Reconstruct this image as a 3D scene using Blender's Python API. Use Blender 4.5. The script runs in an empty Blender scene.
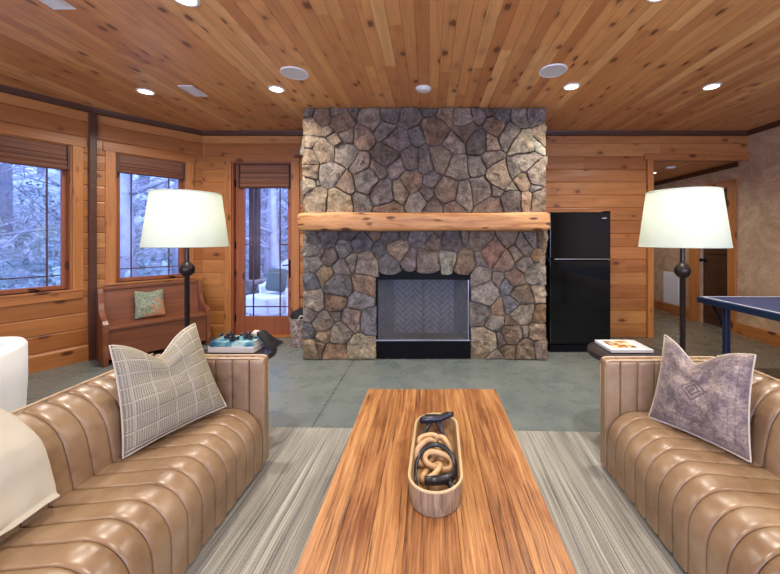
import bpy, bmesh, math, random
from mathutils import Vector, Matrix, noise
PI = math.pi
S = bpy.context.scene
COL = S.collection
random.seed(7)

def R(d): return math.radians(d)
def srgb(r, g, b):
    f = lambda c: (c/255/12.92) if c/255 <= .04045 else ((c/255+.055)/1.055)**2.4
    return (f(r), f(g), f(b), 1)

# ------------------------------------------------------------------ materials
class NT:
    def __init__(s, name):
        s.m = bpy.data.materials.new(name); s.m.use_nodes = True
        s.t = s.m.node_tree; s.t.nodes.clear()
        s.out = s.n('ShaderNodeOutputMaterial')
    def n(s, typ, **kw):
        x = s.t.nodes.new(typ)
        for k, v in kw.items(): setattr(x, k, v)
        return x
    def put(s, sock, v):
        if v is None: return
        if isinstance(v, bpy.types.NodeSocket): s.t.links.new(v, sock)
        else: sock.default_value = v
    def math(s, op, a, b=None, c=None, clamp=False):
        x = s.n('ShaderNodeMath', operation=op, use_clamp=clamp)
        s.put(x.inputs[0], a); s.put(x.inputs[1], b); s.put(x.inputs[2], c)
        return x.outputs[0]
    def comb(s, a=0., b=0., c=0.):
        x = s.n('ShaderNodeCombineXYZ')
        for i, v in enumerate((a, b, c)): s.put(x.inputs[i], v)
        return x.outputs[0]
    def coord(s, kind='Object'):
        return s.n('ShaderNodeTexCoord').outputs[kind]
    def sep(s, v):
        x = s.n('ShaderNodeSeparateXYZ'); s.put(x.inputs[0], v); return x.outputs
    def noise(s, v, scale=1., detail=4., rough=.55, dist=0.):
        x = s.n('ShaderNodeTexNoise'); s.put(x.inputs['Vector'], v)
        x.inputs['Scale'].default_value = scale; x.inputs['Detail'].default_value = detail
        x.inputs['Roughness'].default_value = rough; x.inputs['Distortion'].default_value = dist
        return x.outputs['Fac']
    def white(s, v):
        x = s.n('ShaderNodeTexWhiteNoise', noise_dimensions='3D'); s.put(x.inputs['Vector'], v); return x.outputs['Value']
    def voro(s, v, scale=1., feature='F1', rnd=1.):
        x = s.n('ShaderNodeTexVoronoi', feature=feature); s.put(x.inputs['Vector'], v)
        x.inputs['Scale'].default_value = scale; x.inputs['Randomness'].default_value = rnd
        return x
    def ramp(s, f, stops, interp='LINEAR'):
        x = s.n('ShaderNodeValToRGB'); x.color_ramp.interpolation = interp
        e = x.color_ramp.elements
        while len(e) < len(stops): e.new(.5)
        for i, (p, c) in enumerate(stops):
            e[i].position = p
            e[i].color = c if isinstance(c, tuple) else (c, c, c, 1)
        s.put(x.inputs[0], f); return x.outputs[0]
    def mix(s, f, a, b, mode='MIX'):
        x = s.n('ShaderNodeMix', data_type='RGBA', blend_type=mode)
        s.put(x.inputs[0], f); s.put(x.inputs[6], a); s.put(x.inputs[7], b)
        return x.outputs[2]
    def bump(s, h, strength=.3, dist=.01):
        x = s.n('ShaderNodeBump'); s.put(x.inputs['Height'], h)
        x.inputs['Strength'].default_value = strength; x.inputs['Distance'].default_value = dist
        return x.outputs[0]
    def pbr(s, col, rough=.5, bump=None, metal=0., spec=None, **kw):
        b = s.n('ShaderNodeBsdfPrincipled')
        s.put(b.inputs['Base Color'], col); s.put(b.inputs['Roughness'], rough)
        b.inputs['Metallic'].default_value = metal
        if bump is not None: s.put(b.inputs['Normal'], bump)
        if spec is not None: b.inputs['Specular IOR Level'].default_value = spec
        for k, v in kw.items(): s.put(b.inputs[k], v)
        s.t.links.new(b.outputs[0], s.out.inputs[0]); return s.m

def plain(name, rgb, rough=.5, metal=0., nz=.08, nscale=30., bump=.15, spec=None):
    n = NT(name); c = n.coord()
    f = n.noise(c, nscale, 4)
    a = tuple(x*(1-nz) for x in rgb[:3])+(1,); b = tuple(min(1, x*(1+nz)) for x in rgb[:3])+(1,)
    return n.pbr(n.mix(f, a, b), rough, n.bump(f, bump, .003), metal, spec)

def planks(name, U, V, w, L, cols, knots=.5, kscale=(3.5, 7.), rough=.4, groove=True, grain=.45, gv=16., knotcol=srgb(70, 32, 14), bumps=.35, rough_wear=0.):
    n = NT(name); o = n.sep(n.coord())
    u, v = o['XYZ'.index(U)], o['XYZ'.index(V)]
    vv = n.math('DIVIDE', v, w)
    row = n.math('FLOOR', vv); fv = n.math('FRACT', vv)
    r1 = n.white(n.comb(row, 3.7, 1.1))
    uu = n.math('ADD', u, n.math('MULTIPLY', r1, 13.))
    seg = n.math('FLOOR', n.math('DIVIDE', uu, L))
    r2 = n.white(n.comb(row, seg, 5.3))
    base = n.ramp(r2, [(i/(len(cols)-1), c) for i, c in enumerate(cols)])
    gvv = n.comb(n.math('MULTIPLY', uu, 1.1), n.math('ADD', n.math('MULTIPLY', v, gv), n.math('MULTIPLY', r2, 40.)), n.math('MULTIPLY', r2, 9.))
    g1 = n.noise(gvv, 1., 5, .6, .8)
    g2 = n.noise(n.comb(n.math('MULTIPLY', uu, 3.), n.math('MULTIPLY', v, gv*7), r2), 1., 3, .6, .3)
    gr = n.ramp(n.math('ADD', n.math('MULTIPLY', g1, .7), n.math('MULTIPLY', g2, .3)), [(.3, 1-grain), (.5, 1-.35*grain), (.68, 1.06)])
    col = n.mix(1., base, gr, 'MULTIPLY')
    # knots
    kv = n.voro(n.comb(n.math('MULTIPLY', uu, kscale[0]), n.math('MULTIPLY', v, kscale[1]), n.math('MULTIPLY', r1, 30.)), 1.)
    # 3D cells cut by a plane: distance small only where a seed lies near
    d = kv.outputs['Distance']
    dn = n.math('ADD', d, n.math('MULTIPLY', n.math('SUBTRACT', g2, .5), .30))
    kh = n.ramp(dn, [(0., 1.), (knots*.42, .55), (knots*.78, 0.)])
    kc = n.ramp(dn, [(0., 1.), (knots*.24, 1.), (knots*.36, 0.)])
    col = n.mix(n.math('MULTIPLY', kh, .38), col, srgb(125, 62, 28))
    col = n.mix(n.math('MULTIPLY', kc, .72), col, knotcol)
    h = n.math('ADD', n.math('MULTIPLY', g2, .25), n.math('MULTIPLY', kc, -.3))
    if groove:
        e = n.math('MULTIPLY', n.math('MINIMUM', fv, n.math('SUBTRACT', 1., fv)), w)
        gl = n.ramp(n.math('MULTIPLY', e, 100.), [(0., 0.), (.22, .75), (.45, 1.)])
        col = n.mix(n.math('MULTIPLY', n.math('SUBTRACT', 1., gl), .75), col, tuple(x*.3 for x in cols[0][:3])+(1,))
        h = n.math('ADD', h, gl)
    return n.pbr(col, n.math('ADD', rough, n.math('MULTIPLY', n.math('SUBTRACT', g1, .5), .2)), n.bump(h, bumps, .004))

def grainwood(name, axis, c1, c2, rough=.4, gv=22., knots=True, c3=None, stretch=1.2):
    """plain board wood, grain along one object axis"""
    n = NT(name); o = n.sep(n.coord())
    i = 'XYZ'.index(axis); q = [o[k] for k in range(3)]
    vec = [n.math('MULTIPLY', q[k], stretch if k == i else gv) for k in range(3)]
    g1 = n.noise(n.comb(*vec), 1., 5, .6, 1.0)
    g2 = n.noise(n.comb(*[n.math('MULTIPLY', q[k], 4. if k == i else gv*6) for k in range(3)]), 1., 3, .6)
    col = n.ramp(n.math('ADD', n.math('MULTIPLY', g1, .75), n.math('MULTIPLY', g2, .25)), [(.3, c1), (.7, c2)])
    if knots:
        kv = n.voro(n.comb(*[n.math('MULTIPLY', q[k], 3. if k == i else 7.) for k in range(3)]), 1.).outputs['Distance']
        col = n.mix(n.ramp(kv, [(0., .9), (.12, .9), (.2, 0.)]), col, srgb(70, 32, 14))
    return n.pbr(col, rough, n.bump(g2, .2, .003))

M = {}
M['ceil'] = planks('knotty_pine_ceiling', 'Y', 'X', .092, 2.6, [srgb(196, 132, 80), srgb(226, 168, 108), srgb(208, 146, 90), srgb(240, 190, 128)], .52, (4.2, 7.5), .40, grain=.28)
M['wall'] = planks('knotty_pine_wall', 'X', 'Z', .176, 3.1, [srgb(160, 100, 54), srgb(184, 124, 68), srgb(170, 108, 58), srgb(198, 140, 80)], .42, (3.2, 5.5), .33, groove=False, grain=.42, gv=11.)
M['trim'] = grainwood('honey_pine_trim', 'X', srgb(138, 84, 42), srgb(182, 120, 64))
M['trimz'] = grainwood('honey_pine_trim_upright', 'Z', srgb(144, 88, 42), srgb(188, 126, 68))
M['door'] = grainwood('door_pine', 'Z', srgb(118, 62, 36), srgb(158, 92, 56))
M['crown'] = grainwood('dark_crown', 'X', srgb(58, 32, 20), srgb(84, 48, 30), .45, knots=False)
M['pew'] = grainwood('stained_oak_pew', 'X', srgb(96, 54, 34), srgb(136, 82, 52), .35, knots=False)
M['darkdoor'] = planks('dark_plank_door', 'Z', 'X', .11, 3., [srgb(60, 36, 22), srgb(82, 50, 30)], .3, (3, 6), .45, grain=.5)
M['blind'] = planks('woven_wood_blind', 'X', 'Z', .012, 4., [srgb(104, 62, 40), srgb(150, 98, 64)], .1, (1, 1), .6, grain=.2)
M['black'] = plain('black_metal', srgb(10, 11, 14), .6, 0., bump=.05, spec=.12)
M['gunmetal'] = plain('gunmetal', srgb(70, 72, 76), .5, .5)
M['muntin'] = plain('dark_stained_muntin', srgb(74, 44, 38), .5)
M['blackgloss'] = plain('fridge_black', srgb(6, 12, 14), .09, 0., .02, 60, 0., spec=.3)
M['bronze'] = plain('dark_bronze', srgb(52, 44, 42), .32, .75, bump=.08)
M['silver'] = plain('brushed_silver', srgb(190, 195, 200), .28, 1., bump=.03)
M['white'] = plain('white_paint', srgb(225, 228, 230), .45, bump=.04)
M['speaker'] = plain('speaker_grille', srgb(205, 208, 210), .6, 0, .05, 300, .3)
M['darkcloth'] = plain('black_cloth', srgb(22, 22, 25), .85, bump=.5)
M['tabletop_dark'] = plain('dark_metal_top', srgb(48, 42, 42), .35, .2, .2, 15)
M['navy'] = plain('navy_steel', srgb(28, 42, 66), .35, .1, bump=.03)
M['table_blue'] = plain('blue_playing_surface', srgb(46, 64, 108), .38, 0., .04, 40, .03)
M['boucle'] = plain('white_boucle', srgb(226, 226, 222), .9, 0., .06, 160, .6)
M['bead'] = plain('black_beads', srgb(20, 26, 32), .25, bump=.02)

def leather():
    n = NT('tan_leather'); c = n.coord()
    a = n.noise(c, 4.5, 3, .5); b = n.noise(c, 24, 3, .5)
    col = n.ramp(n.math('ADD', n.math('MULTIPLY', a, .7), n.math('MULTIPLY', b, .3)), [(.32, srgb(114, 89, 65)), (.52, srgb(137, 112, 85)), (.7, srgb(154, 131, 103))])
    return n.pbr(col, n.ramp(a, [(.3, .26), (.7, .36)]), n.bump(b, .12, .002), spec=.55)
M['leather'] = leather()
M['piping'] = plain('pale_leather_piping', srgb(196, 172, 142), .5, bump=.05)

def concrete():
    n = NT('polished_concrete'); c = n.coord(); o = n.sep(c)
    a = n.noise(c, .9, 6, .62, .2); b = n.noise(c, 5., 5, .55); d = n.noise(c, 40, 3)
    f = n.math('ADD', n.math('MULTIPLY', a, .55), n.math('ADD', n.math('MULTIPLY', b, .37), n.math('MULTIPLY', d, .08)))
    col = n.ramp(f, [(.25, srgb(83, 92, 93)), (.45, srgb(103, 113, 112)), (.58, srgb(115, 124, 122)), (.78, srgb(135, 137, 131))])
    # brownish reflection painted into the concrete colour, patchy, towards the hall
    hb = n.ramp(n.math('ADD', n.math('MULTIPLY', o[0], .5), n.math('MULTIPLY', a, 1.2)), [(.0, 0.), (.55, 0.), (1., 1.)])
    hb = n.ramp(n.math('MULTIPLY', n.math('ADD', o[0], n.math('MULTIPLY', a, 1.)), .2), [(.38, 0.), (.62, 1.)])
    col = n.mix(hb, col, n.mix(1., col, (.92, .70, .55, 1), 'MULTIPLY'))
    # saw-cut control joints
    def line(v, p):
        return n.math('LESS_THAN', n.math('ABSOLUTE', n.math('SUBTRACT', v, p)), .005)
    j = n.math('MAXIMUM', line(o[0], -.835), n.math('MAXIMUM', line(o[0], 2.2), line(o[1], .3)))
    col = n.mix(n.math('MULTIPLY', j, .8), col, srgb(45, 47, 45))
    return n.pbr(col, n.ramp(b, [(.3, .2), (.7, .38)]), n.bump(n.math('SUBTRACT', n.math('MULTIPLY', b, .15), j), .12, .004), spec=.6)
M['floor'] = concrete()

def rugmat():
    n = NT('striated_rug'); o = n.sep(n.coord())
    x, y = o[0], o[1]
    xs = n.math('ADD', x, n.math('MULTIPLY', n.noise(n.comb(n.math('MULTIPLY', x, 3.), n.math('MULTIPLY', y, 1.2), 0.), 1., 2), .03))
    a = n.noise(n.comb(n.math('MULTIPLY', xs, 125.), n.math('MULTIPLY', y, .9), 0.), 1., 4, .7)
    b = n.noise(n.comb(n.math('MULTIPLY', xs, 24.), n.math('MULTIPLY', y, .5), 4.), 1., 3, .6)
    d = n.noise(n.comb(n.math('MULTIPLY', x, 160.), n.math('MULTIPLY', y, 160.), 0.), 1., 2)
    f = n.math('ADD', n.math('MULTIPLY', a, .62), n.math('ADD', n.math('MULTIPLY', b, .23), n.math('MULTIPLY', d, .15)))
    col = n.ramp(f, [(.38, srgb(78, 78, 74)), (.46, srgb(128, 127, 120)), (.54, srgb(154, 153, 143)), (.62, srgb(180, 177, 166))])
    return n.pbr(col, .95, n.bump(f, .6, .004))
M['rug'] = rugmat()

def plaster():
    n = NT('taupe_plaster'); c = n.coord()
    a = n.noise(c, 3., 6, .65, 1.5); b = n.noise(c, 30., 5, .7, .6)
    f = n.math('ADD', n.math('MULTIPLY', a, .6), n.math('MULTIPLY', b, .4))
    col = n.ramp(f, [(.36, srgb(156, 128, 100)), (.5, srgb(180, 152, 122)), (.64, srgb(202, 178, 146))])
    return n.pbr(col, .5, n.bump(b, .35, .004))
M['plaster'] = plaster()

def stonemat():
    n = NT('fieldstone'); c = n.coord()
    at = n.n('ShaderNodeAttribute', attribute_name='Col').outputs['Color']
    a = n.noise(c, 11., 6, .7, .5); b = n.noise(c, 40., 5, .75); e = n.noise(c, 5., 4, .6, .4)
    f = n.ramp(n.math('ADD', n.math('MULTIPLY', a, .6), n.math('MULTIPLY', b, .4)), [(.40, .42), (.47, .78), (.53, 1.1), (.61, 1.75)])
    col = n.mix(1., at, f, 'MULTIPLY')
    col = n.mix(n.ramp(e, [(.52, 0.), (.72, .55)]), col, n.mix(1., col, (1.12, .92, .72, 1), 'MULTIPLY'))
    h = n.math('ADD', n.math('MULTIPLY', a, .8), n.math('MULTIPLY', b, .5))
    return n.pbr(col, .72, n.bump(h, 1., .03), spec=.35)
M['stone'] = stonemat()
M['mortar'] = plain('mortar', srgb(112, 100, 86), .95, 0., .2, 25, .6)
M['firebrick'] = plain('grey_firebrick', srgb(138, 134, 124), .8, 0., .3, 14, .5)
M['soot'] = plain('firebox_grout', srgb(44, 44, 44), .9)

def beam():
    n = NT('hewn_pine_mantel'); o = n.sep(n.coord())
    g = n.noise(n.comb(n.math('MULTIPLY', o[0], 1.6), n.math('MULTIPLY', o[1], 18.), n.math('MULTIPLY', o[2], 18.)), 1., 6, .65, 1.2)
    k = n.voro(n.comb(n.math('MULTIPLY', o[0], 4.5), n.math('MULTIPLY', o[1], 3.), n.math('MULTIPLY', o[2], 13.)), 1.).outputs['Distance']
    k = n.math('ADD', k, n.math('MULTIPLY', n.math('SUBTRACT', g, .5), .5))
    kk = n.ramp(k, [(.0, 1.), (.19, .85), (.28, 0.)])
    col = n.ramp(g, [(.3, srgb(148, 94, 46)), (.5, srgb(188, 134, 78)), (.7, srgb(208, 160, 102))])
    col = n.mix(kk, col, srgb(92, 46, 20))
    return n.pbr(col, .5, n.bump(n.math('SUBTRACT', g, kk), .7, .012))
M['beam'] = beam()

def tablewood():
    n = NT('reclaimed_table_wood'); o = n.sep(n.coord())
    at = n.n('ShaderNodeAttribute', attribute_name='Col'); ac = n.sep(at.outputs['Color'])
    r = ac[0]
    x = n.math('ADD', o[0], n.math('MULTIPLY', r, 7.))
    wv = n.noise(n.comb(n.math('MULTIPLY', x, 3.), n.math('MULTIPLY', o[1], 1.5), r), 1., 3)
    xw = n.math('ADD', x, n.math('MULTIPLY', wv, .05))
    g1 = n.noise(n.comb(n.math('MULTIPLY', xw, 44.), n.math('MULTIPLY', o[1], 2.), r), 1., 5, .65, .8)
    g2 = n.noise(n.comb(n.math('MULTIPLY', xw, 150.), n.math('MULTIPLY', o[1], 3.), r), 1., 3, .6)
    f = n.math('ADD', n.math('MULTIPLY', g1, .5), n.math('ADD', n.math('MULTIPLY', g2, .35), n.math('MULTIPLY', r, .15)))
    col = n.ramp(f, [(.34, srgb(83, 50, 29)), (.45, srgb(140, 93, 53)), (.56, srgb(169, 121, 73)), (.70, srgb(194, 152, 102))])
    st = n.noise(n.comb(n.math('MULTIPLY', x, 9.), n.math('MULTIPLY', o[1], 2.6), 2.), 1., 5, .7)
    col = n.mix(n.ramp(st, [(.5, 0.), (.66, .85)]), col, n.mix(1., col, (.62, .45, .36, 1), 'MULTIPLY'))
    cr = n.noise(n.comb(n.math('MULTIPLY', xw, 75.), n.math('MULTIPLY', o[1], 2.2), 7.), 1., 4, .7, .4)
    ck = n.ramp(cr, [(.35, 1.), (.41, 0.)])
    col = n.mix(n.math('MULTIPLY', ck, .75), col, srgb(61, 31, 15))
    return n.pbr(col, n.ramp(g1, [(.3, .3), (.7, .48)]), n.bump(n.math('SUBTRACT', g2, ck), .45, .004))
M['table'] = tablewood()

M['traywood'] = grainwood('tray_outside', 'Z', srgb(92, 72, 52), srgb(176, 152, 118), .55, 75., False)
M['trayin'] = grainwood('tray_inside', 'Y', srgb(112, 82, 54), srgb(176, 140, 98), .6, 30., False)
M['trayrim'] = grainwood('tray_rim', 'Y', srgb(168, 146, 106), srgb(200, 178, 134), .5, 30., False)
M['linkwood'] = grainwood('pale_link_wood', 'X', srgb(150, 116, 78), srgb(208, 176, 134), .5, 12., False)

def knit():
    n = NT('oatmeal_knit'); uv = n.sep(n.coord('UV'))
    u, v = uv[0], uv[1]
    def per(t, k, off, wd):
        q = n.math('FRACT', n.math('ADD', n.math('MULTIPLY', t, k), off))
        return n.ramp(n.math('ABSOLUTE', n.math('SUBTRACT', q, .5)), [(0., 1.), (wd, .8), (wd*2, 0.)])
    w1 = n.math('MULTIPLY', n.math('ADD', n.math('SINE', n.math('MULTIPLY', u, 330.)), n.math('SINE', n.math('MULTIPLY', v, 420.))), .25)
    nz = n.noise(n.comb(n.math('MULTIPLY', u, 90.), n.math('MULTIPLY', v, 140.), 0.), 1., 3, .7)
    lines = n.math('MAXIMUM', per(v, 7.5, .2, .04), n.math('MULTIPLY', per(u, 5.3, .1, .035), .6))
    f = n.math('ADD', n.math('ADD', w1, .5), n.math('MULTIPLY', n.math('SUBTRACT', nz, .5), 1.4))
    col = n.ramp(f, [(.15, srgb(106, 102, 86)), (.5, srgb(144, 139, 120)), (.85, srgb(175, 169, 148))])
    col = n.mix(n.math('MULTIPLY', lines, .7), col, srgb(190, 182, 162))
    return n.pbr(col, .95, n.bump(n.math('ADD', n.math('MULTIPLY', f, .5), n.math('MULTIPLY', lines, 1.3)), .8, .006))
M['knit'] = knit()

def purple():
    n = NT('faded_plum_print'); uv = n.sep(n.coord('UV'))
    u, v = uv[0], uv[1]
    U = n.math('ABSOLUTE', n.math('SUBTRACT', u, .5)); V = n.math('ABSOLUTE', n.math('SUBTRACT', v, .5))
    vec = n.comb(u, v, 0.)
    a = n.noise(vec, 4., 6, .7, .4); b = n.noise(vec, 36., 4, .8)
    dd = n.math('ADD', n.math('MULTIPLY', U, 1.), n.math('MULTIPLY', V, 1.))
    def ring(r, w): return n.math('LESS_THAN', n.math('ABSOLUTE', n.math('SUBTRACT', dd, r)), w)
    med = n.math('MAXIMUM', ring(.07, .014), n.math('MAXIMUM', ring(.13, .012), ring(.02, .012)))
    rx = n.math('MAXIMUM', U, V)
    bord = n.math('MAXIMUM', n.math('LESS_THAN', n.math('ABSOLUTE', n.math('SUBTRACT', rx, .41)), .008), n.math('LESS_THAN', n.math('ABSOLUTE', n.math('SUBTRACT', rx, .35)), .005))
    pat = n.voro(n.comb(U, V, 0.), 15.).outputs['Distance']
    pp = n.ramp(pat, [(.0, 1.), (.25, .0), (.33, .8), (.42, 0.)])
    f = n.math('ADD', n.math('MULTIPLY', a, .62), n.math('MULTIPLY', b, .38))
    col = n.ramp(f, [(.33, srgb(58, 48, 52)), (.46, srgb(98, 86, 87)), (.55, srgb(140, 126, 118)), (.64, srgb(186, 172, 150))])
    col = n.mix(n.math('MULTIPLY', pp, .32), col, srgb(184, 164, 150))
    col = n.mix(n.math('MULTIPLY', med, .75), col, srgb(66, 52, 64))
    col = n.mix(n.math('MULTIPLY', bord, .35), col, srgb(78, 62, 78))
    return n.pbr(col, .85, n.bump(b, .3, .003), **{'Sheen Weight': .3})
M['plum'] = purple()

def floral():
    n = NT('sage_floral'); uv = n.coord('UV')
    a = n.noise(uv, 4., 5, .6, 1.); b = n.noise(uv, 12., 4, .6, .5)
    col = n.ramp(b, [(.35, srgb(96, 112, 92)), (.55, srgb(134, 142, 118)), (.7, srgb(164, 164, 136))])
    s = n.sep(uv)
    m = n.math('ADD', n.math('ADD', a, n.math('MULTIPLY', s[0], .35)), n.math('MULTIPLY', s[1], -.35))
    col = n.mix(n.ramp(m, [(.55, 0.), (.68, .8)]), col, srgb(186, 122, 82))
    return n.pbr(col, .9, n.bump(b, .3, .004))
M['floral'] = floral()

def throwmat():
    n = NT('cream_throw'); c = n.coord()
    a = n.noise(c, 6., 4, .5); b = n.noise(c, 300., 2)
    return n.pbr(n.mix(a, srgb(167, 161, 144), srgb(188, 182, 166)), .95, n.bump(n.math('ADD', a, n.math('MULTIPLY', b, .2)), .5, .01), **{'Sheen Weight': .2})
M['throw'] = throwmat()

def shademat():
    n = NT('linen_lampshade'); c = n.coord(); o = n.sep(c)
    w = n.noise(n.comb(n.math('MULTIPLY', o[0], 200.), n.math('MULTIPLY', o[1], 200.), n.math('MULTIPLY', o[2], 600.)), 1., 2)
    col = n.mix(w, (.55, .62, .53, 1), (.60, .67, .58, 1))
    d = n.n('ShaderNodeBsdfDiffuse'); n.put(d.inputs[0], col)
    t = n.n('ShaderNodeBsdfTranslucent'); n.put(t.inputs[0], col)
    mx = n.n('ShaderNodeMixShader'); mx.inputs[0].default_value = .36
    n.t.links.new(d.outputs[0], mx.inputs[1]); n.t.links.new(t.outputs[0], mx.inputs[2])
    n.t.links.new(mx.outputs[0], n.out.inputs[0]); return n.m
M['shade'] = shademat()

def glassmat(name, tint=(.93, .96, 1., 1), ior=1.5, rough=0.):
    n = NT(name)
    t = n.n('ShaderNodeBsdfTransparent'); t.inputs[0].default_value = tint
    g = n.n('ShaderNodeBsdfGlossy'); g.inputs[0].default_value = (1, 1, 1, 1); g.inputs[1].default_value = rough
    f = n.n('ShaderNodeFresnel'); f.inputs[0].default_value = ior
    mx = n.n('ShaderNodeMixShader')
    n.t.links.new(f.outputs[0], mx.inputs[0]); n.t.links.new(t.outputs[0], mx.inputs[1]); n.t.links.new(g.outputs[0], mx.inputs[2])
    n.t.links.new(mx.outputs[0], n.out.inputs[0]); return n.m
M['glass'] = glassmat('window_glass', ior=1.65)
M['fireglass'] = glassmat('smoked_fire_glass', (.86, .88, .92, 1), 1.12, .03)

def emit(name, rgb, st):
    n = NT(name); e = n.n('ShaderNodeEmission'); e.inputs[0].default_value = rgb; e.inputs[1].default_value = st
    n.t.links.new(e.outputs[0], n.out.inputs[0]); return n.m
M['lens'] = emit('downlight_lens', (1, .98, .93, 1), 9.)
M['bulb'] = emit('lamp_bulb', (1, .95, .85, 1), 6.)

def bark():
    n = NT('winter_bark'); c = n.coord()
    a = n.noise(c, 3., 5)
    return n.pbr(n.mix(a, srgb(120, 122, 128), srgb(200, 202, 208)), .9, n.bump(a, .4, .02))
M['bark'] = bark()
def hillmat():
    n = NT('leaf_litter_hill'); c = n.coord()
    a = n.noise(c, .8, 8, .7, .6); b = n.noise(c, 6., 6, .75)
    f = n.math('ADD', n.math('MULTIPLY', a, .5), n.math('MULTIPLY', b, .5))
    return n.pbr(n.ramp(f, [(.36, srgb(70, 80, 80)), (.5, srgb(140, 148, 150)), (.62, srgb(215, 218, 222))]), .95, n.bump(f, .8, .1))
M['hill'] = hillmat()
M['leaf'] = plain('pale_winter_leaves', srgb(150, 168, 160), .8, 0., .3, 3)
M['deck'] = planks('porch_deck', 'X', 'Y', .14, 4., [srgb(150, 150, 150), srgb(176, 176, 176)], .1, (1, 1), .6, grain=.3)

# ------------------------------------------------------------------ mesh helpers
def link(name, bm, mat, parent=None, smooth=False, kind=None, loc=None, rz=None, sharp=None):
    me = bpy.data.meshes.new(name)
    bmesh.ops.recalc_face_normals(bm, faces=bm.faces)
    bm.to_mesh(me); bm.free()
    if smooth:
        me.polygons.foreach_set('use_smooth', [True]*len(me.polygons))
        if sharp: me.set_sharp_from_angle(angle=R(sharp))
    o = bpy.data.objects.new(name, me); COL.objects.link(o)
    if mat: me.materials.append(mat)
    if parent: o.parent = parent
    if kind: o['kind'] = kind
    if loc: o.location = loc
    if rz is not None: o.rotation_euler = (0, 0, rz)
    return o

def empty(name, loc=(0, 0, 0), rz=0.):
    o = bpy.data.objects.new(name, None); o.empty_display_size = .1
    COL.objects.link(o); o.location = loc; o.rotation_euler = (0, 0, rz); return o

def tag(o, label, cat, group=None, kind=None):
    o['label'] = label; o['category'] = cat
    if group: o['group'] = group
    if kind: o['kind'] = kind
    return o

def thing(name, label, cat, loc=(0, 0, 0), rz=0., group=None):
    return tag(empty(name, loc, rz), label, cat, group)

def BM(): return bmesh.new()

def box(bm, x0, x1, y0, y1, z0, z1, bev=0., seg=2, mat=None):
    vs = [bm.verts.new((x, y, z)) for z in (z0, z1) for y in (y0, y1) for x in (x0, x1)]
    fs = [bm.faces.new([vs[i] for i in f]) for f in ((0, 2, 3, 1), (4, 5, 7, 6), (0, 1, 5, 4), (2, 6, 7, 3), (0, 4, 6, 2), (1, 3, 7, 5))]
    if mat is not None: bmesh.ops.transform(bm, matrix=mat, verts=vs)
    if bev > 0:
        es = list({e for f in fs for e in f.edges})
        bmesh.ops.bevel(bm, geom=es, offset=bev, segments=seg, profile=.5, affect='EDGES')
    return bm

def bx(*a, **k): return box(BM(), *a, **k)

def prism(bm, poly, a0, a1, axis='x'):
    """poly = 2D points; extruded along axis. axis x: (y,z); y: (x,z); z: (x,y)"""
    def p(q, a):
        return {'x': (a, q[0], q[1]), 'y': (q[0], a, q[1]), 'z': (q[0], q[1], a)}[axis]
    A = [bm.verts.new(p(q, a0)) for q in poly]; B = [bm.verts.new(p(q, a1)) for q in poly]
    n = len(poly)
    bm.faces.new(A); bm.faces.new(B[::-1])
    for i in range(n): bm.faces.new((A[i], B[i], B[(i+1) % n], A[(i+1) % n]))
    return bm

def lathe(bm, prof, seg=32, c=(0, 0, 0), caps=True):
    rings = []
    for r, z in prof:
        rings.append([bm.verts.new((c[0]+r*math.cos(2*PI*k/seg), c[1]+r*math.sin(2*PI*k/seg), c[2]+z)) for k in range(seg)])
    for a, b in zip(rings, rings[1:]):
        for k in range(seg): bm.faces.new((a[k], a[(k+1) % seg], b[(k+1) % seg], b[k]))
    if caps:
        bm.faces.new(rings[0][::-1]); bm.faces.new(rings[-1])
    return bm

def tube(bm, pts, r, seg=10, closed=False, flat=1., up=None):
    """swept tube; r number or list"""
    P = [Vector(p) for p in pts]; n = len(P)
    rr = r if isinstance(r, (list, tuple)) else [r]*n
    rings = []; prev = Vector(up) if up else None
    for i, p in enumerate(P):
        if closed: t = (P[(i+1) % n]-P[i-1])
        else: t = P[min(i+1, n-1)]-P[max(i-1, 0)]
        t.normalize()
        if prev is None:
            prev = Vector((0, 0, 1)) if abs(t.z) < .9 else Vector((1, 0, 0))
        a = (prev - t*prev.dot(t)); a = a.normalized() if a.length > 1e-5 else t.orthogonal().normalized()
        b = t.cross(a)
        if not up: prev = a
        rings.append([bm.verts.new(p+(a*math.cos(2*PI*k/seg)*flat+b*math.sin(2*PI*k/seg))*rr[i]) for k in range(seg)])
    for i in range(n if closed else n-1):
        a, b = rings[i], rings[(i+1) % n]
        for k in range(seg): bm.faces.new((a[k], a[(k+1) % seg], b[(k+1) % seg], b[k]))
    if not closed:
        bm.faces.new(rings[0][::-1]); bm.faces.new(rings[-1])
    return bm

def grid(bm, rows, wrap=False, caps=False):
    V = [[bm.verts.new(p) for p in r] for r in rows]
    for a, b in zip(V, V[1:]):
        n = len(a)
        for k in range(n if wrap else n-1): bm.faces.new((a[k], a[(k+1) % n], b[(k+1) % n], b[k]))
    if caps:
        bm.faces.new(V[0][::-1]); bm.faces.new(V[-1])
    return V
WORLD, FILL_AREA, FILL_POINT, EXPO = 9., 24., 56., .06; DLC = (1, .92, .82)
# ------------------------------------------------------------------ the room
CEIL = 2.80
FA = ((-3.765, 3.854, 0), R(-118))                       # left wall with the large window
FB = ((-3.08, 4.70, 0), math.atan2(-.777, -.629))        # angled bay wall with the pew
FBK = ((0, 4.70, 0), PI)                                 # back wall, local x runs to the left
FR = ((4.345, 0, 0), PI/2)                               # right wall, local x runs to the back
FD = ((-4.798, 1.911, 0), -PI/2)
FRE = ((0, -3.5, 0), 0.)

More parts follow.
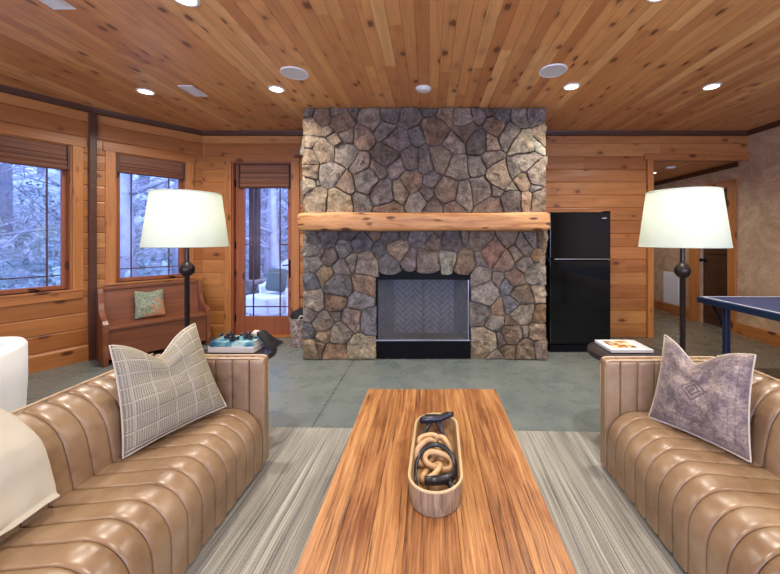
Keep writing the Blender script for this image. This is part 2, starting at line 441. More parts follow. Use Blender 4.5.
def wallmesh(rects, th=.14, pitch=.176, log=True):
    """log-siding wall face at local y=0 (room side +y), pieces = rects (u0,u1,z0,z1)"""
    bm = BM()
    for (u0, u1, z0, z1) in rects:
        zs = [z0]; prof = []
        k = int(math.floor(z0/pitch))
        pts = []
        if log:
            fr = (0., .012, .035, .07, .5, .93, .965, .988)
            dy = (-.009, -.006, -.002, 0., .003, 0., -.002, -.006)
            for kk in range(k, int(math.ceil(z1/pitch))+1):
                for f, d in zip(fr, dy):
                    z = (kk+f)*pitch
                    if z0 < z < z1: pts.append((d, z))
            pts = [(0, z0)]+pts+[(0, z1)]
        else: pts = [(0, z0), (0, z1)]
        poly = pts+[(-th, z1), (-th, z0)]
        prism(bm, poly, u0, u1, 'x')
    return bm

# A: opening .161-1.30, z .80-2.345 ; extends 2.2 m
OZ0, OZ1 = .80, 2.345
link('wall_left', wallmesh([(0, .161, 0, CEIL), (1.30, 2.2, 0, CEIL), (.161, 1.30, 0, OZ0), (.161, 1.30, OZ1, CEIL)]), M['wall'], kind='structure', loc=FA[0], rz=FA[1])
link('wall_bay', wallmesh([(0, .195, 0, CEIL), (.896, 1.088, 0, CEIL), (.195, .896, 0, OZ0+.03), (.195, .896, OZ1, CEIL)]), M['wall'], kind='structure', loc=FB[0], rz=FB[1])
link('wall_back', wallmesh([(-3.034, 1.866, 0, CEIL), (2.684, 3.08, 0, CEIL), (1.866, 2.684, 2.385, CEIL), (-4.345, -3.034, 2.42, CEIL)]), M['wall'], kind='structure', loc=FBK[0], rz=FBK[1])
link('wall_right', wallmesh([(-3.5, 5.0, 0, CEIL), (5.53, 7.3, 0, CEIL), (5.0, 5.53, 2.08, CEIL)], log=False), M['plaster'], kind='structure', loc=FR[0], rz=FR[1])
link('wall_side', wallmesh([(0, 5.411, 0, CEIL)]), M['wall'], kind='structure', loc=FD[0], rz=FD[1])
# rear wall behind the camera; its big opening is added for the fill light
link('wall_rear', wallmesh([(-4.8, -3.4, 0, CEIL), (3.4, 4.345, 0, CEIL), (-3.4, 3.4, 0, .5), (-3.4, 3.4, 2.5, CEIL), (-.1, .1, .5, 2.5)]), M['wall'], kind='structure', loc=FRE[0], rz=FRE[1])
link('wall_hall_left', bx(2.90, 3.0, 4.85, 7.3, 0, 2.5), M['plaster'], kind='structure')
link('wall_hall_end', bx(3.0, 4.345, 7.2, 7.3, 0, 2.5), M['plaster'], kind='structure')
fl = BM(); prism(fl, [(-5.0, -3.7), (4.7, -3.7), (4.7, 7.4), (2.9, 7.4), (2.9, 4.84), (-3.15, 4.84), (-3.95, 3.9), (-5.0, 1.95)], -.12, 0, 'z')
link('floor', fl, M['floor'], kind='structure')
ce = BM(); prism(ce, [(-5.0, -3.7), (4.5, -3.7), (4.5, 4.84), (-3.15, 4.84), (-3.95, 3.9), (-5.0, 1.95)], CEIL, CEIL+.1, 'z')
link('ceiling', ce, M['ceil'], kind='structure')
link('ceiling_hall', bx(2.95, 4.345, 4.84, 7.3, 2.42, 2.5), M['ceil'], kind='structure')

def crown_piece(frame, u0, u1, name):
    bm = BM(); prism(bm, [(0, CEIL-.062), (.022, CEIL-.055), (.04, CEIL-.02), (.045, CEIL), (0, CEIL)], u0, u1, 'x')
    link(name, bm, M['crown'], kind='structure', loc=frame[0], rz=frame[1])
crown_piece(FA, 0, 2.2, 'trim_1'); crown_piece(FB, 0, 1.088, 'trim_2')
crown_piece(FBK, -4.345, 3.08, 'trim_3'); crown_piece(FR, -3.5, 4.70, 'trim_4')

def baseboard(frame, u0, u1, name, h=.165, th=.02):
    bm = BM(); prism(bm, [(0, 0), (th, 0), (th, h-.012), (th-.008, h), (0, h)], u0, u1, 'x')
    link(name, bm, M['trim'], kind='structure', loc=frame[0], rz=frame[1])
baseboard(FA, .02, 2.2, 'baseboard_left'); baseboard(FB, 0, 1.07, 'baseboard_bay')
baseboard(FBK, 2.77, 3.08, 'baseboard_back')
baseboard(FR, -3.5, 4.87, 'baseboard_right'); baseboard(FR, 5.743, 7.2, 'baseboard_hall')
link('trim_5', bx(-.03, .03, 0, .045, 0, CEIL-.06, .004), M['crown'], kind='structure', loc=(-3.757, 3.846, 0), rz=R(-122))
# hall opening: post, header board, left return
link('trim_6', bx(2.956, 3.036, 4.655, 4.86, 0, 2.42, .004), M['trimz'], kind='structure')
link('trim_7', bx(2.93, 4.345, 4.672, 4.70, 2.40, 2.50, .004), M['trim'], kind='structure')
link('trim_8', bx(4.315, 4.345, 4.84, 7.2, 2.35, 2.42, .004), M['crown'], kind='structure')

def window(name, frame, u0, u1, z0, z1, glass_top, crank_u, mull=.105):
    """flush casing, deep jamb, sash, prairie grille"""
    w = empty(name, frame[0], frame[1]); w['kind'] = 'structure'
    cw = .085
    bm = BM()
    box(bm, u0-cw, u0, 0, .022, z0-.02, z1+cw, .003); box(bm, u1, u1+cw, 0, .022, z0-.02, z1+cw, .003)
    link('side_casing', bm, M['trimz'], w)
    bm = BM(); box(bm, u0-cw-.02, u1+cw+.02, 0, .028, z1, z1+.10, .003); link('head_casing', bm, M['trim'], w)
    bm = BM(); box(bm, u0-cw, u1+cw, 0, .024, z0-.105, z0-.022, .003); box(bm, u0-cw-.01, u1+cw+.01, -.12, .036, z0-.022, z0, .004); link('sill', bm, M['trim'], w)
    bm = BM()
    for a, b, c, d in ((u0, u0+.012, z0, z1), (u1-.012, u1, z0, z1), (u0, u1, z1-.012, z1)): box(bm, a, b, -.135, 0, c, d)
    link('jamb', bm, M['trimz'], w)
    s0, s1, t0, t1 = u0+.012, u1-.012, z0, z1-.012
    fw = .045
    bm = BM()
    box(bm, s0, s0+fw, -.125, -.08, t0, t1, .004); box(bm, s1-fw, s1, -.125, -.08, t0, t1, .004)
    box(bm, s0+fw, s1-fw, -.125, -.08, t0, t0+fw, .004); box(bm, s0+fw, s1-fw, -.125, -.08, t1-fw, t1, .004)
    link('window_frame', bm, M['door'], w)
    g0, g1, h0, h1 = s0+fw, s1-fw, t0+fw, t1-fw
    for c in (g0+mull, g1-mull): link('muntin', bx(c-.006, c+.006, -.112, -.092, h0, h1, .002), M['muntin'], w)
    for c in (h0+mull, h1-mull): link('muntin', bx(g0, g1, -.111, -.093, c-.006, c+.006, .002), M['muntin'], w)
    link('pane', bx(g0-.004, g1+.004, -.104, -.100, h0-.004, h1+.004), M['glass'], w)
    bm = BM(); box(bm, crank_u-.035, crank_u+.035, -.075, -.045, z0, z0+.014, .005); tube(bm, [(crank_u-.02, -.05, z0+.014), (crank_u+.01, -.045, z0+.03), (crank_u+.05, -.045, z0+.028)], .006, 8)
    link('crank_handle', bm, M['black'], w, True)
    return w
window('window_1', FA, .161, 1.30, OZ0, OZ1, 2.08, .42)
window('window_2', FB, .195, .896, OZ0+.03, OZ1, 2.11, .33)

def blind(frame, u0, u1, z0, z1, y, label):
    t = thing('roman_shade', label, 'blind', frame[0], frame[1])
    link('headrail', bx(u0, u1, y-.03, y+.02, z1-.10, z1, .004), M['blind'], t)
    bm = BM()
    h = (z1-.10-z0)
    for i in range(3):
        za = z1-.10-i*h/3*.93
        pts = []
        for k in range(13):
            a = -PI/2+PI*k/12
            pts.append((y+.006+(.016+.007*i)*math.cos(a), za-h/6*1.12+h/6*1.12*math.sin(a)*1.0))
        pts += [(y-.004, za), (y-.004, za-h/3*1.12)]
        prism(bm, [pts[j] for j in range(len(pts))], u0+.006, u1-.006, 'x')
    link('folds', bm, M['blind'], t)
    for c in (u0, u1-.02): link('edge_band', bx(c, c+.02, y-.028, y+.046, z0, z1, .003), M['crown'], t)
blind(FA, .178, 1.284, 2.07, 2.33, -.03, 'folded brown woven-wood roman shade on the large leftmost window')
blind(FB, .212, .88, 2.115, 2.33, -.03, 'folded brown woven-wood roman shade on the window above the wooden pew')

# glazed back door -------------------------------------------------------
d = empty('door_1', FBK[0], FBK[1]); d['kind'] = 'structure'
bm = BM()
box(bm, 2.684, 2.775, 0, .024, 0, 2.385, .003); box(bm, 1.76, 1.866, 0, .024, 0, 2.385, .003)
link('side_casing', bm, M['trimz'], d)
link('head_casing', bx(1.755, 2.78, 0, .028, 2.385, 2.48, .003), M['trim'], d)
bm = BM()
for a, b, c, e in ((1.866, 1.884, 0, 2.385), (2.666, 2.684, 0, 2.385), (1.884, 2.666, 2.367, 2.385)): box(bm, a, b, -.14, 0, c, e)
link('jamb', bm, M['door'], d)
link('threshold', bx(1.80, 2.75, -.16, .03, 0, .022, .004), M['trim'], d)
a0, a1 = 1.888, 2.662
g0, g1, gz0, gz1 = 1.945, 2.545, .27, 2.24
bm = BM()
box(bm, a0, g0, -.10, -.055, .024, 2.362, .003); box(bm, g1, a1, -.10, -.055, .024, 2.362, .003)
link('stile', bm, M['door'], d)
link('bottom_rail', bx(g0, g1, -.10, -.055, .024, gz0, .003), M['door'], d)
link('top_rail', bx(g0, g1, -.10, -.055, gz1, 2.362, .003), M['door'], d)
for c in (g0+.115, g1-.115): link('muntin', bx(c-.007, c+.007, -.09, -.065, gz0, gz1, .003), M['muntin'], d)
link('muntin', bx(g0, g1, -.09, -.065, .40-.007, .40+.007, .003), M['muntin'], d)
link('muntin', bx(g0, g0+.115, -.09, -.065, 1.26-.007, 1.26+.007, .003), M['muntin'], d)
link('muntin', bx(g1-.115, g1, -.09, -.065, 1.26-.007, 1.26+.007, .003), M['muntin'], d)
link('pane', bx(g0-.004, g1+.004, -.08, -.076, gz0-.004, gz1+.004), M['glass'], d)
bm = BM(); box(bm, 1.90, 1.93, -.055, -.046, .80, 1.05, .005); tube(bm, [(1.915, -.05, .99), (1.915, -.015, .985), (1.93, -.01, .98), (2.0, -.01, .975)], .009, 10)
link('door_handle', bm, M['black'], d, True)
for z in (.25, 1.25, 2.1): link('hinge', bx(2.655, 2.675, -.056, -.035, z-.05, z+.05, .004), M['black'], d)
blind(FBK, 1.90, 2.60, 2.03, 2.345, -.035, 'folded brown woven-wood roman shade at the top of the glazed door')

# hall door in the right wall ---------------------------------------------
d = empty('door_2', FR[0], FR[1]); d['kind'] = 'structure'
bm = BM(); box(bm, 4.87, 5.0, 0, .024, 0, 2.08, .003); box(bm, 5.53, 5.743, 0, .024, 0, 2.08, .003)
link('side_casing', bm, M['trimz'], d)
link('head_casing', bx(4.85, 5.76, 0, .028, 2.08, 2.18, .003), M['trim'], d)
link('door_leaf', bx(5.0, 5.53, -.09, -.05, .002, 2.08, .002), M['darkdoor'], d)
bm = BM()
for z0, z1 in ((.12, .95), (1.1, 1.95)):
    box(bm, 5.08, 5.45, -.05, -.038, z0, z1, .008)
link('raised_panel', bm, M['darkdoor'], d)
bm = BM(); lathe(bm, [(.03, 0), (.03, .008), (.012, .012), (.012, .04), (.028, .05), (.03, .065), (.018, .08)], 20)
bmesh.ops.rotate(bm, verts=bm.verts, matrix=Matrix.Rotation(-PI/2, 3, 'X')); bmesh.ops.translate(bm, verts=bm.verts, vec=(5.49, -.05, 1.0))
link('door_knob', bm, M['black'], d, True)

# return-air grille low on the hall wall
t = thing('wall_vent', 'white louvred return-air grille low on the hall wall', 'vent', FR[0], FR[1])
link('frame', bx(5.95, 6.38, .0, .012, .17, .74, .003), M['white'], t)
bm = BM()
for k in range(19): box(bm, 5.985, 6.345, .010, .018, .20+k*.027, .216+k*.027, .002)
link('louvre', bm, M['white'], t)

# ceiling fittings ----------------------------------------------------------
def downlight(x, y, label, z=CEIL, power=26., r=.075, on=True):
    t = thing('recessed_light', label, 'ceiling light', (x, y, z))
    link('trim_ring', lathe(BM(), [(r*.78, -.004), (r*.8, -.008), (r, -.006), (r+.004, 0)], 36, caps=False), M['white'], t, True)
    link('lens', lathe(BM(), [(.002, -.0035), (r*.79, -.0035), (r*.79, 0)], 36), M['lens'] if on else M['white'], t)
    if on:
        l = bpy.data.lights.new('downlight_lamp', 'AREA'); l.shape = 'DISK'; l.size = r*1.5; l.energy = power; l.color = DLC; l.spread = R(150)
        lo = bpy.data.objects.new('downlight_lamp', l); COL.objects.link(lo); lo.parent = t; lo.location = (0, 0, -.012)
PW = 23.
downlight(-2.804, 3.415, 'recessed ceiling light nearest the pew wall', power=PW)
downlight(-1.484, 3.357, 'recessed ceiling light just left of the fireplace', power=PW)
downlight(1.364, 3.302, 'recessed ceiling light just right of the fireplace', power=PW)
downlight(2.704, 3.302, 'recessed ceiling light nearest the right-hand plaster wall', power=PW)
downlight(-1.475, 2.085, 'recessed ceiling light cut by the top edge of the photo at left', power=PW)
downlight(1.37, 2.04, 'recessed ceiling light above the right-hand sofa, past the top edge', power=PW)
for x in (-3.0, 0., 3.0):  # unseen overhead lights added as room fill, without fixtures
    for y in (.6, -1.6):
        l = bpy.data.lights.new('overhead_fill', 'AREA'); l.shape = 'DISK'; l.size = .12; l.energy = PW*1.15; l.color = DLC; l.spread = R(150)
        lo = bpy.data.objects.new('overhead_fill', l); COL.objects.link(lo); lo.location = (x, y, CEIL-.012)
downlight(3.67, 5.66, 'small lit ceiling light in the hall beyond the opening', 2.42, 10., .06)
t = tag(link('ceiling_detector', lathe(BM(), [(.055, -.022), (.065, -.016), (.07, 0)], 32), M['white'], None, True, loc=(3.65, 5.22, 2.42), sharp=40), 'round white detector on the hall ceiling', 'detector')

def speaker(x, y, label):
    t = thing('ceiling_speaker', label, 'ceiling speaker', (x, y, CEIL), group=None)
    link('grille', lathe(BM(), [(.002, -.010), (.105, -.009), (.106, -.004)], 48), M['speaker'], t, True, sharp=40)
    link('rim', lathe(BM(), [(.105, -.007), (.107, -.012), (.117, -.008), (.119, 0)], 48, caps=False), M['white'], t, True)
speaker(-1.182, 3.032, 'large round white ceiling speaker left of the fireplace')
speaker(1.073, 2.987, 'large round white ceiling speaker right of the fireplace')
tag(link('smoke_detector', lathe(BM(), [(.002, -.03), (.05, -.03), (.062, -.022), (.068, -.008), (.078, -.004), (.078, 0)], 40), M['white'], None, True, loc=(-.053, 3.346, CEIL), sharp=35), 'small round white smoke detector on the ceiling above the mantel', 'smoke detector')
def ceil_vent(x0, x1, y0, y1, label):
    t = thing('ceiling_vent', label, 'vent', ((x0+x1)/2, (y0+y1)/2, CEIL))
    w, h = (x1-x0)/2, (y1-y0)/2
    bm = BM()
    for a, b, c, e in ((-w, w, -h, -h+.018), (-w, w, h-.018, h), (-w, -w+.018, -h+.018, h-.018), (w-.018, w, -h+.018, h-.018)): box(bm, a, b, c, e, -.008, 0, .002)
    link('frame', bm, M['white'], t)
    link('duct', bx(-w+.018, w-.018, -h+.018, h-.018, -.002, 0), M['black'], t)
    bm = BM(); n = 6
    for k in range(n):
        c = -w+.024+(2*w-.048)*(k+.5)/n
        box(bm, c-.007, c+.007, -h+.018, h-.018, -.0065, -.0045)
    link('slat', bm, M['white'], t)
ceil_vent(-2.39, -2.25, 3.275, 3.52, 'white ceiling register between the two left recessed lights')
ceil_vent(-2.37, -2.23, 1.94, 2.18, 'white ceiling register at the top left edge of the photo')

# ------------------------------------------------------------------ fireplace
SEEDS = """-135,276,d -131,258,t -132,240,t -117,271,b -102,274,d -86,274,d -113,255,t -98,266,b -93,250,d -105,243,t -63,269,g -73,250,b -45,273,d -25,270,g -37,243,p -11,249,g -49,257,g -117,231,t -95,230,g -134,224,t -134,209,t -131,196,g -139,195,l -111,206,g -92,193,b -74,214,p -68,198,d -54,211,p -37,214,p -46,224,d -20,219,d -52,187,p -33,188,t -19,198,b -10,179,g -126,178,l -101,176,c -75,177,g -45,168,b 2,279,d 6,255,b 17,270,b 39,268,g 28,241,g 40,253,b 55,272,d 69,277,d 83,269,d 100,269,g 56,241,d 66,242,b 89,249,d 75,258,b 102,241,l 120,271,p 121,242,e 129,251,t 10,221,t -2,218,d 1,198,p 30,212,g 52,216,g 19,188,b -3,184,d 4,172,d 28,169,b 41,183,g 55,186,g 72,186,d 79,205,t 96,210,g 92,190,l 68,224,d 107,221,g 121,206,g 117,191,g 105,199,t 81,173,t 92,176,d 107,177,t 125,174,t 68,168,b -133,142,s -134,128,g -132,108,g -132,86,s -114,135,p -121,121,d -110,117,p -93,124,s -86,141,d -115,93,c -97,102,p -75,129,s -81,111,g -68,108,g -100,81,s -73,85,b -55,120,s -61,142,b -128,64,g -133,50,p -133,34,s -104,63,b -118,41,g -116,30,t -104,48,g -86,44,p -80,64,s -70,42,s -100,30,g -77,15,l -105,10,b -121,14,b -133,11,t -43,138,d -28,142,d -37,122,t -46,108,s -22,111,p 0,110,g 2,129,t -9,139,p 22,111,e 25,133,d 40,108,t 39,135,d 12,141,d 56,132,t 71,120,r 59,113,g 56,92,g 83,112,b 86,132,t 94,118,t 105,125,g 117,133,g 128,134,t 123,115,o 106,104,g 120,95,l 76,86,g 98,89,b 63,75,g 89,80,s 120,76,l 102,73,t 58,53,g 79,58,t 92,62,s 104,50,l 121,49,o 76,40,g 92,39,t 62,19,l 83,22,d 92,27,b 104,29,g 121,29,t 91,11,t 105,9,b 123,11,p 76,1,g"""
STC = dict(t=(128, 106, 82), g=(122, 114, 104), d=(82, 72, 68), p=(108, 95, 94), b=(122, 94, 74), l=(156, 144, 118), s=(92, 96, 104), c=(166, 144, 102), e=(134, 142, 128), r=(118, 76, 62), o=(164, 118, 68))
fp = thing('stone_fireplace', 'floor-to-ceiling fieldstone fireplace with a timber mantel and black firebox', 'fireplace', (-.055, 3.85, 0))
FPI = Vector((-.055, 3.85, 0))
X0, X1, ZT = -1.405, 1.302, 2.80
OX0, OX1, OTOP = -.598, .465, 1.0

def clip(poly, a, b, c):   # keep a*x+b*y<=c
    out = []
    n = len(poly)
    for i in range(n):
        p, q = poly[i], poly[(i+1) % n]
        fp_, fq = a*p[0]+b*p[1]-c, a*q[0]+b*q[1]-c
        if fp_ <= 0: out.append(p)
        if fp_*fq < 0:
            t_ = fp_/(fp_-fq); out.append((p[0]+(q[0]-p[0])*t_, p[1]+(q[1]-p[1])*t_))
    return out

def stones(seeds, rect, hole, M4, rng):
    """one raised stone per seed; M4 maps (u, v, out) to the world"""
    bm = BM(); cl = bm.loops.layers.float_color.new('Col')
    wts = [rng.uniform(-.005, .005) for _ in seeds]
    for i, (x, z, c) in enumerate(seeds):
        poly = [(rect[0], rect[2]), (rect[1], rect[2]), (rect[1], rect[3]), (rect[0], rect[3])]
        for j, (x2, z2, _) in enumerate(seeds):
            if i == j or abs(x-x2) > .9 or abs(z-z2) > .9: continue
            a, b = x2-x, z2-z
            poly = clip(poly, a, b, a*(x+x2)/2+b*(z+z2)/2+wts[i]-wts[j])
            if len(poly) < 3: break
        if hole and len(poly) >= 3:
            hx0, hx1, hz = hole; lint = False
            if hx0 < x < hx1 and z > hz-.05: poly = clip(poly, 0, -1, -(hz+rng.uniform(-.07, -.015))); lint = True
            elif z < hz and x <= hx0: poly = clip(poly, 1, 0, hx0+rng.uniform(-.0, .02))
            elif z < hz and x >= hx1: poly = clip(poly, -1, 0, -(hx1-rng.uniform(-.0, .02)))
        if len(poly) < 3: continue
        ar = abs(sum(poly[k][0]*poly[(k+1) % len(poly)][1]-poly[(k+1) % len(poly)][0]*poly[k][1] for k in range(len(poly))))/2
        if ar < .0008: continue
        cx = sum(p[0] for p in poly)/len(poly); cz = sum(p[1] for p in poly)/len(poly)
        # subdivide edges, jitter, round the corners
        pts = []
        for k in range(len(poly)):
            p, q = Vector(poly[k]), Vector(poly[(k+1) % len(poly)])
            L = (q-p).length; m = max(1, int(L/.022))
            for s in range(m): pts.append(p.lerp(q, s/m))
        n = len(pts)
        if n < 5: continue
        if hole and lint:
            hw = max(abs(p[0]-cx) for p in pts)+.001; zb_ = min(p[1] for p in pts)
            for p in pts:
                if p[1] < zb_+.05: p[1] += .05*abs((p[0]-cx)/hw)**2.5
        pts = [pts[k]*.6+(pts[k-1]+pts[(k+1) % n])*.2 for k in range(n)]
        for p in pts:
            e_ = min(1., max(0., min(p[0]-rect[0], rect[1]-p[0], p[1]-rect[2], rect[3]-p[1]))/.08)
            if hole: e_ *= min(1., max(abs(p[0]-(hole[0]+hole[1])/2)-(hole[1]-hole[0])/2, p[1]-hole[2], .0)/.08)
            p += e_*Vector((noise.noise(Vector((p[0]*5, p[1]*5, 1.))), noise.noise(Vector((p[0]*5, p[1]*5, 9.)))))*.024
        C = Vector((cx, cz)); rad = sum((p-C).length for p in pts)/n
        gap = .0035
        h = rng.uniform(.026, .056); tx, tz = rng.uniform(-.16, .16), rng.uniform(-.16, .16)
        rings = []
        for (inset, hh) in ((gap, -.03), (gap+.001, .5), (gap+.004, .84), (gap+.010, .96), (gap+.026, 1.)):
            ring = []
            for p in pts:
                d_ = C-p; L = d_.length
                q = p+d_.normalized()*min(inset, L*.6)
                nz = noise.noise(Vector((q[0]*16, q[1]*16, i*3.1)))
                nz2 = noise.noise(Vector((q[0]*40, q[1]*40, i*1.7)))
                o_ = h*hh+(hh > .5)*(nz*.016+nz2*.007+tx*(q[0]-cx)+tz*(q[1]-cz)) if hh > 0 else -.03
                j = Vector((nz2, noise.noise(Vector((q[1]*40, q[0]*40, i*2.3)))))*.005
                ring.append(bm.verts.new(M4(q[0]+j[0], q[1]+j[1], o_)))
            rings.append(ring)
        # inner rings to the centre
        for s in (.45, .72):
            ring = []
            for p in pts:
                q = p.lerp(C, s)
                nz = noise.noise(Vector((q[0]*16, q[1]*16, i*3.1))); nz2 = noise.noise(Vector((q[0]*40, q[1]*40, i*1.7)))
                ring.append(bm.verts.new(M4(q[0], q[1], h*1.02+nz*.018+nz2*.006+tx*(q[0]-cx)+tz*(q[1]-cz))))
            rings.append(ring)
        cv = bm.verts.new(M4(cx, cz, h*1.04))
        base = [x*.55+y*.45 for x, y in zip(STC[c], (126, 116, 99))]; v = rng.uniform(.88, 1.12); w = rng.uniform(-.03, .03)
        colr = srgb(min(255, base[0]*v*(1+w)), min(255, base[1]*v), min(255, base[2]*v*(1-w)))
        fs = []
        for ra, rb in zip(rings, rings[1:]):
            for k in range(n): fs.append(bm.faces.new((ra[k], ra[(k+1) % n], rb[(k+1) % n], rb[k])))
        for k in range(n): fs.append(bm.faces.new((rings[-1][k], rings[-1][(k+1) % n], cv)))
        for f in fs:
            for lp in f.loops: lp[cl] = colr
    return bm

rng = random.Random(3)
sd = []
for t_ in SEEDS.split():
    a, b, c = t_.split(','); sd.append((int(a)/100, int(b)/100, c))
bmf = stones(sd, (X0, X1, 0., ZT), (OX0, OX1, OTOP), lambda u, v, o: Vector((u, 3.862-o, v))-FPI, rng)
link('stone_veneer', bmf, M['stone'], fp, True, sharp=24)
for sx, s in ((X0, -1), (X1, 1)):
    s2 = []
    for k in range(70): s2.append((rng.uniform(3.85, 4.7), rng.uniform(0, 2.8), rng.choice('tgdpbgtg')))
    s2 = [p for i, p in enumerate(s2) if all((p[0]-q[0])**2+(p[1]-q[1])**2 > .016 for q in s2[:i])]
    bms = stones(s2, (3.835, 4.69, 0, ZT), None, lambda u, v, o, sx=sx, s=s: Vector((sx-s*.045+s*o, u, v))-FPI, rng)
    link('side_veneer', bms, M['stone'], fp, True, sharp=50)
bm = BM()
for a, b, c, e in ((X0+.045, OX0-.004, 0, ZT), (OX1+.004, X1-.045, 0, ZT), (OX0-.004, OX1+.004, OTOP+.06, ZT)):
    box(bm, a, b, 3.862, 4.69, c, e)
bmesh.ops.translate(bm, verts=bm.verts, vec=-FPI)
link('mortar_core', bm, M['mortar'], fp)

# firebox
def herringbone(poly3, w, hgt, bw=.05, bl=.15):
    """poly3: origin, u axis, v axis, normal; panel w x hgt"""
    O, U, V, Nn = [Vector(q) for q in poly3]
    bm = BM()
    c45 = math.cos(PI/4); g = .004
    n = int((w+hgt)/bw)+6
    k = round(bl/bw)
    for i in range(-n, n):
        for j in range(-n, n):
            m_ = (i-j) % (2*k)
            if m_ == 0: cells = (i*bw, j*bw, bl, bw)
            elif m_ == k+0: cells = (i*bw, j*bw-bl+bw, bw, bl)
            else: continue
            a, b, lx, ly = cells
            q = [(a+g/2, b+g/2), (a+lx-g/2, b+g/2), (a+lx-g/2, b+ly-g/2), (a+g/2, b+ly-g/2)]
            q = [((x-y)*c45+w/2, (x+y)*c45+hgt/2) for x, y in q]
            for cl_ in ((1, 0, w), (-1, 0, 0), (0, 1, hgt), (0, -1, 0)):
                if len(q) >= 3: q = clip(q, *cl_)
            if len(q) < 3: continue
            A = [bm.verts.new(O+U*x+V*y) for x, y in q]; B = [bm.verts.new(O+U*x+V*y+Nn*.006) for x, y in q]
            try:
                bm.faces.new(A); bm.faces.new(B)
                for z in range(len(q)): bm.faces.new((A[z], A[(z+1) % len(q)], B[(z+1) % len(q)], B[z]))
            except ValueError: pass
    return bm
fx = thing('firebox', 'black-framed firebox insert with grey herringbone brick inside the stone fireplace', 'firebox', (-.067, 3.95, 0))
FXI = Vector((-.067, 3.95, 0))
bl_, br_, by = -.42, .30, 4.14
fl0, fr0, fy = -.58, .447, 3.90
zb, zt = .215, .93
def hb(name, O, P, hgt):
    O, P = Vector(O), Vector(P); U = (P-O); w = U.length; U.normalize()
    Nn = Vector((0, 0, 1)).cross(U)
    if Nn.y > 0: Nn = -Nn
    b = herringbone((O-FXI, U, Vector((0, 0, 1)), Nn), w, hgt); link(name, b, M['firebrick'], fx)
hb('back_brick', (bl_, by, zb), (br_, by, zb), zt-zb)
hb('side_brick', (fl0, fy, zb), (bl_, by, zb), zt-zb)
hb('side_brick', (br_, by, zb), (fr0, fy, zb), zt-zb)
bm = BM(); prism(bm, [(bl_-.0, by), (br_, by), (fr0, fy), (fr0+.015, fy), (fr0+.015, by+.05), (fl0-.015, by+.05), (fl0-.015, fy), (fl0, fy)], zb-.01, zt+.05, 'z')
bmesh.ops.translate(bm, verts=bm.verts, vec=-FXI+Vector((0, .001, 0))); link('liner', bm, M['soot'], fx)
bm = BM(); prism(bm, [(bl_, by), (fl0, fy-.02), (fr0, fy-.02), (br_, by)], zb-.02, zb, 'z'); bmesh.ops.translate(bm, verts=bm.verts, vec=-FXI); link('hearth_floor', bm, M['firebrick'], fx)
bm = BM()
box(bm, OX0+.005, OX1-.005, 3.84, 3.92, .012, .205, .004)
o_ = link('base_panel', bm, M['black'], fx); o_.location = -FXI; bm = BM()
box(bm, OX0+.005, OX1-.005, 3.85, 3.93, .885, 1.04, .003); o_ = link('hood', bm, M['black'], fx); o_.location = -FXI
for a, b in ((OX0+.002, fl0+.006), (fr0-.006, OX1-.002)):
    o_ = link('side_frame', bx(a, b, 3.85, 3.90, .205, .89, .003), M['black'], fx); o_.location = -FXI
bm = BM(); box(bm, OX0+.01, OX1-.01, 3.832, 3.862, .205, .217, .002); box(bm, fr0-.012, fr0-.002, 3.838, 3.85, .217, .885, .002)
o_ = link('steel_trim', bm, M['silver'], fx); o_.location = -FXI
for a, b in ((fl0+.008, -.072), (-.062, fr0-.014)):
    dd = link('glass_door', bx(a, b, 3.868, 3.872, .22, .884), M['fireglass'], fx); dd.location = -FXI
    s_ = b-.008 if a < -.3 else a
    link('door_stile', bx(s_, s_+.006, 3.862, 3.878, .22, .884, .002), M['black'] if a > -.3 else M['gunmetal'], dd)

# mantel
def mantel():
    bm = BM(); rows = []
    nx, na = 130, 28
    x0, x1 = -1.372, 1.268
    for i in range(nx+1):
        x = x0+(x1-x0)*i/nx
        e = min(1., (min(i, nx-i)/2.5)**.5*.12+.88) if min(i, nx-i) < 3 else 1.
        row = []
        for k in range(na):
            a = 2*PI*k/na
            cy, cz = 3.72, 1.522
            hy, hz = .13, .098
            c_, s_ = math.cos(a), math.sin(a)
            y = cy+hy*math.copysign(abs(c_)**.35, c_)*e; z = cz+hz*math.copysign(abs(s_)**.35, s_)*e
            nz = noise.noise(Vector((x*2.2, y*5, z*6)))*.010+noise.noise(Vector((x*9, y*20, z*22)))*.004
            if y > 3.8: nz = 0
            if c_ < 0: y += nz*1.4
            z += nz*(1 if s_ > 0 else -1)*.8
            row.append((x+noise.noise(Vector((0, y*20, z*20)))*.004, y, z))
        rows.append(row)
    grid(bm, rows, True, True)
    return bm
m_ = link('mantel', mantel(), M['beam'], fp, True, sharp=60); m_.location = -FPI
# ------------------------------------------------------------------ sofas
def resample(pts, step):
    """polyline -> evenly spaced points with outward normals (left-hand side of travel)"""
    P = [Vector(p) for p in pts]; out = []
    for a, b in zip(P, P[1:]):
        m = max(1, int(round((b-a).length/step)))
        for s in range(m): out.append(a.lerp(b, s/m))
    out.append(P[-1]); n = len(out); nr = []
    for i in range(n):
        t = out[min(i+1, n-1)]-out[max(i-1, 0)]; t.normalize(); nr.append(Vector((-t.y, t.x)))
    return out, nr

def arc(cx, cy, r, a0, a1, n=8):
    return [(cx+r*math.cos(R(a0+(a1-a0)*k/n)), cy+r*math.sin(R(a0+(a1-a0)*k/n))) for k in range(n+1)]

FS = [-1, -.985, -.96, -.9, -.78, -.6, -.3, 0, .3, .6, .78, .9, .96, .985]
def channels(s0, s1, n):
    w = (s1-s0)/n; out = []
    for k in range(n):
        for f in FS: out.append((s0+(k+(f+1)/2)*w, -.007*abs(f)**9-.003*f*f-.009*abs(f)**50))
    out.append((s1, -.022)); return out

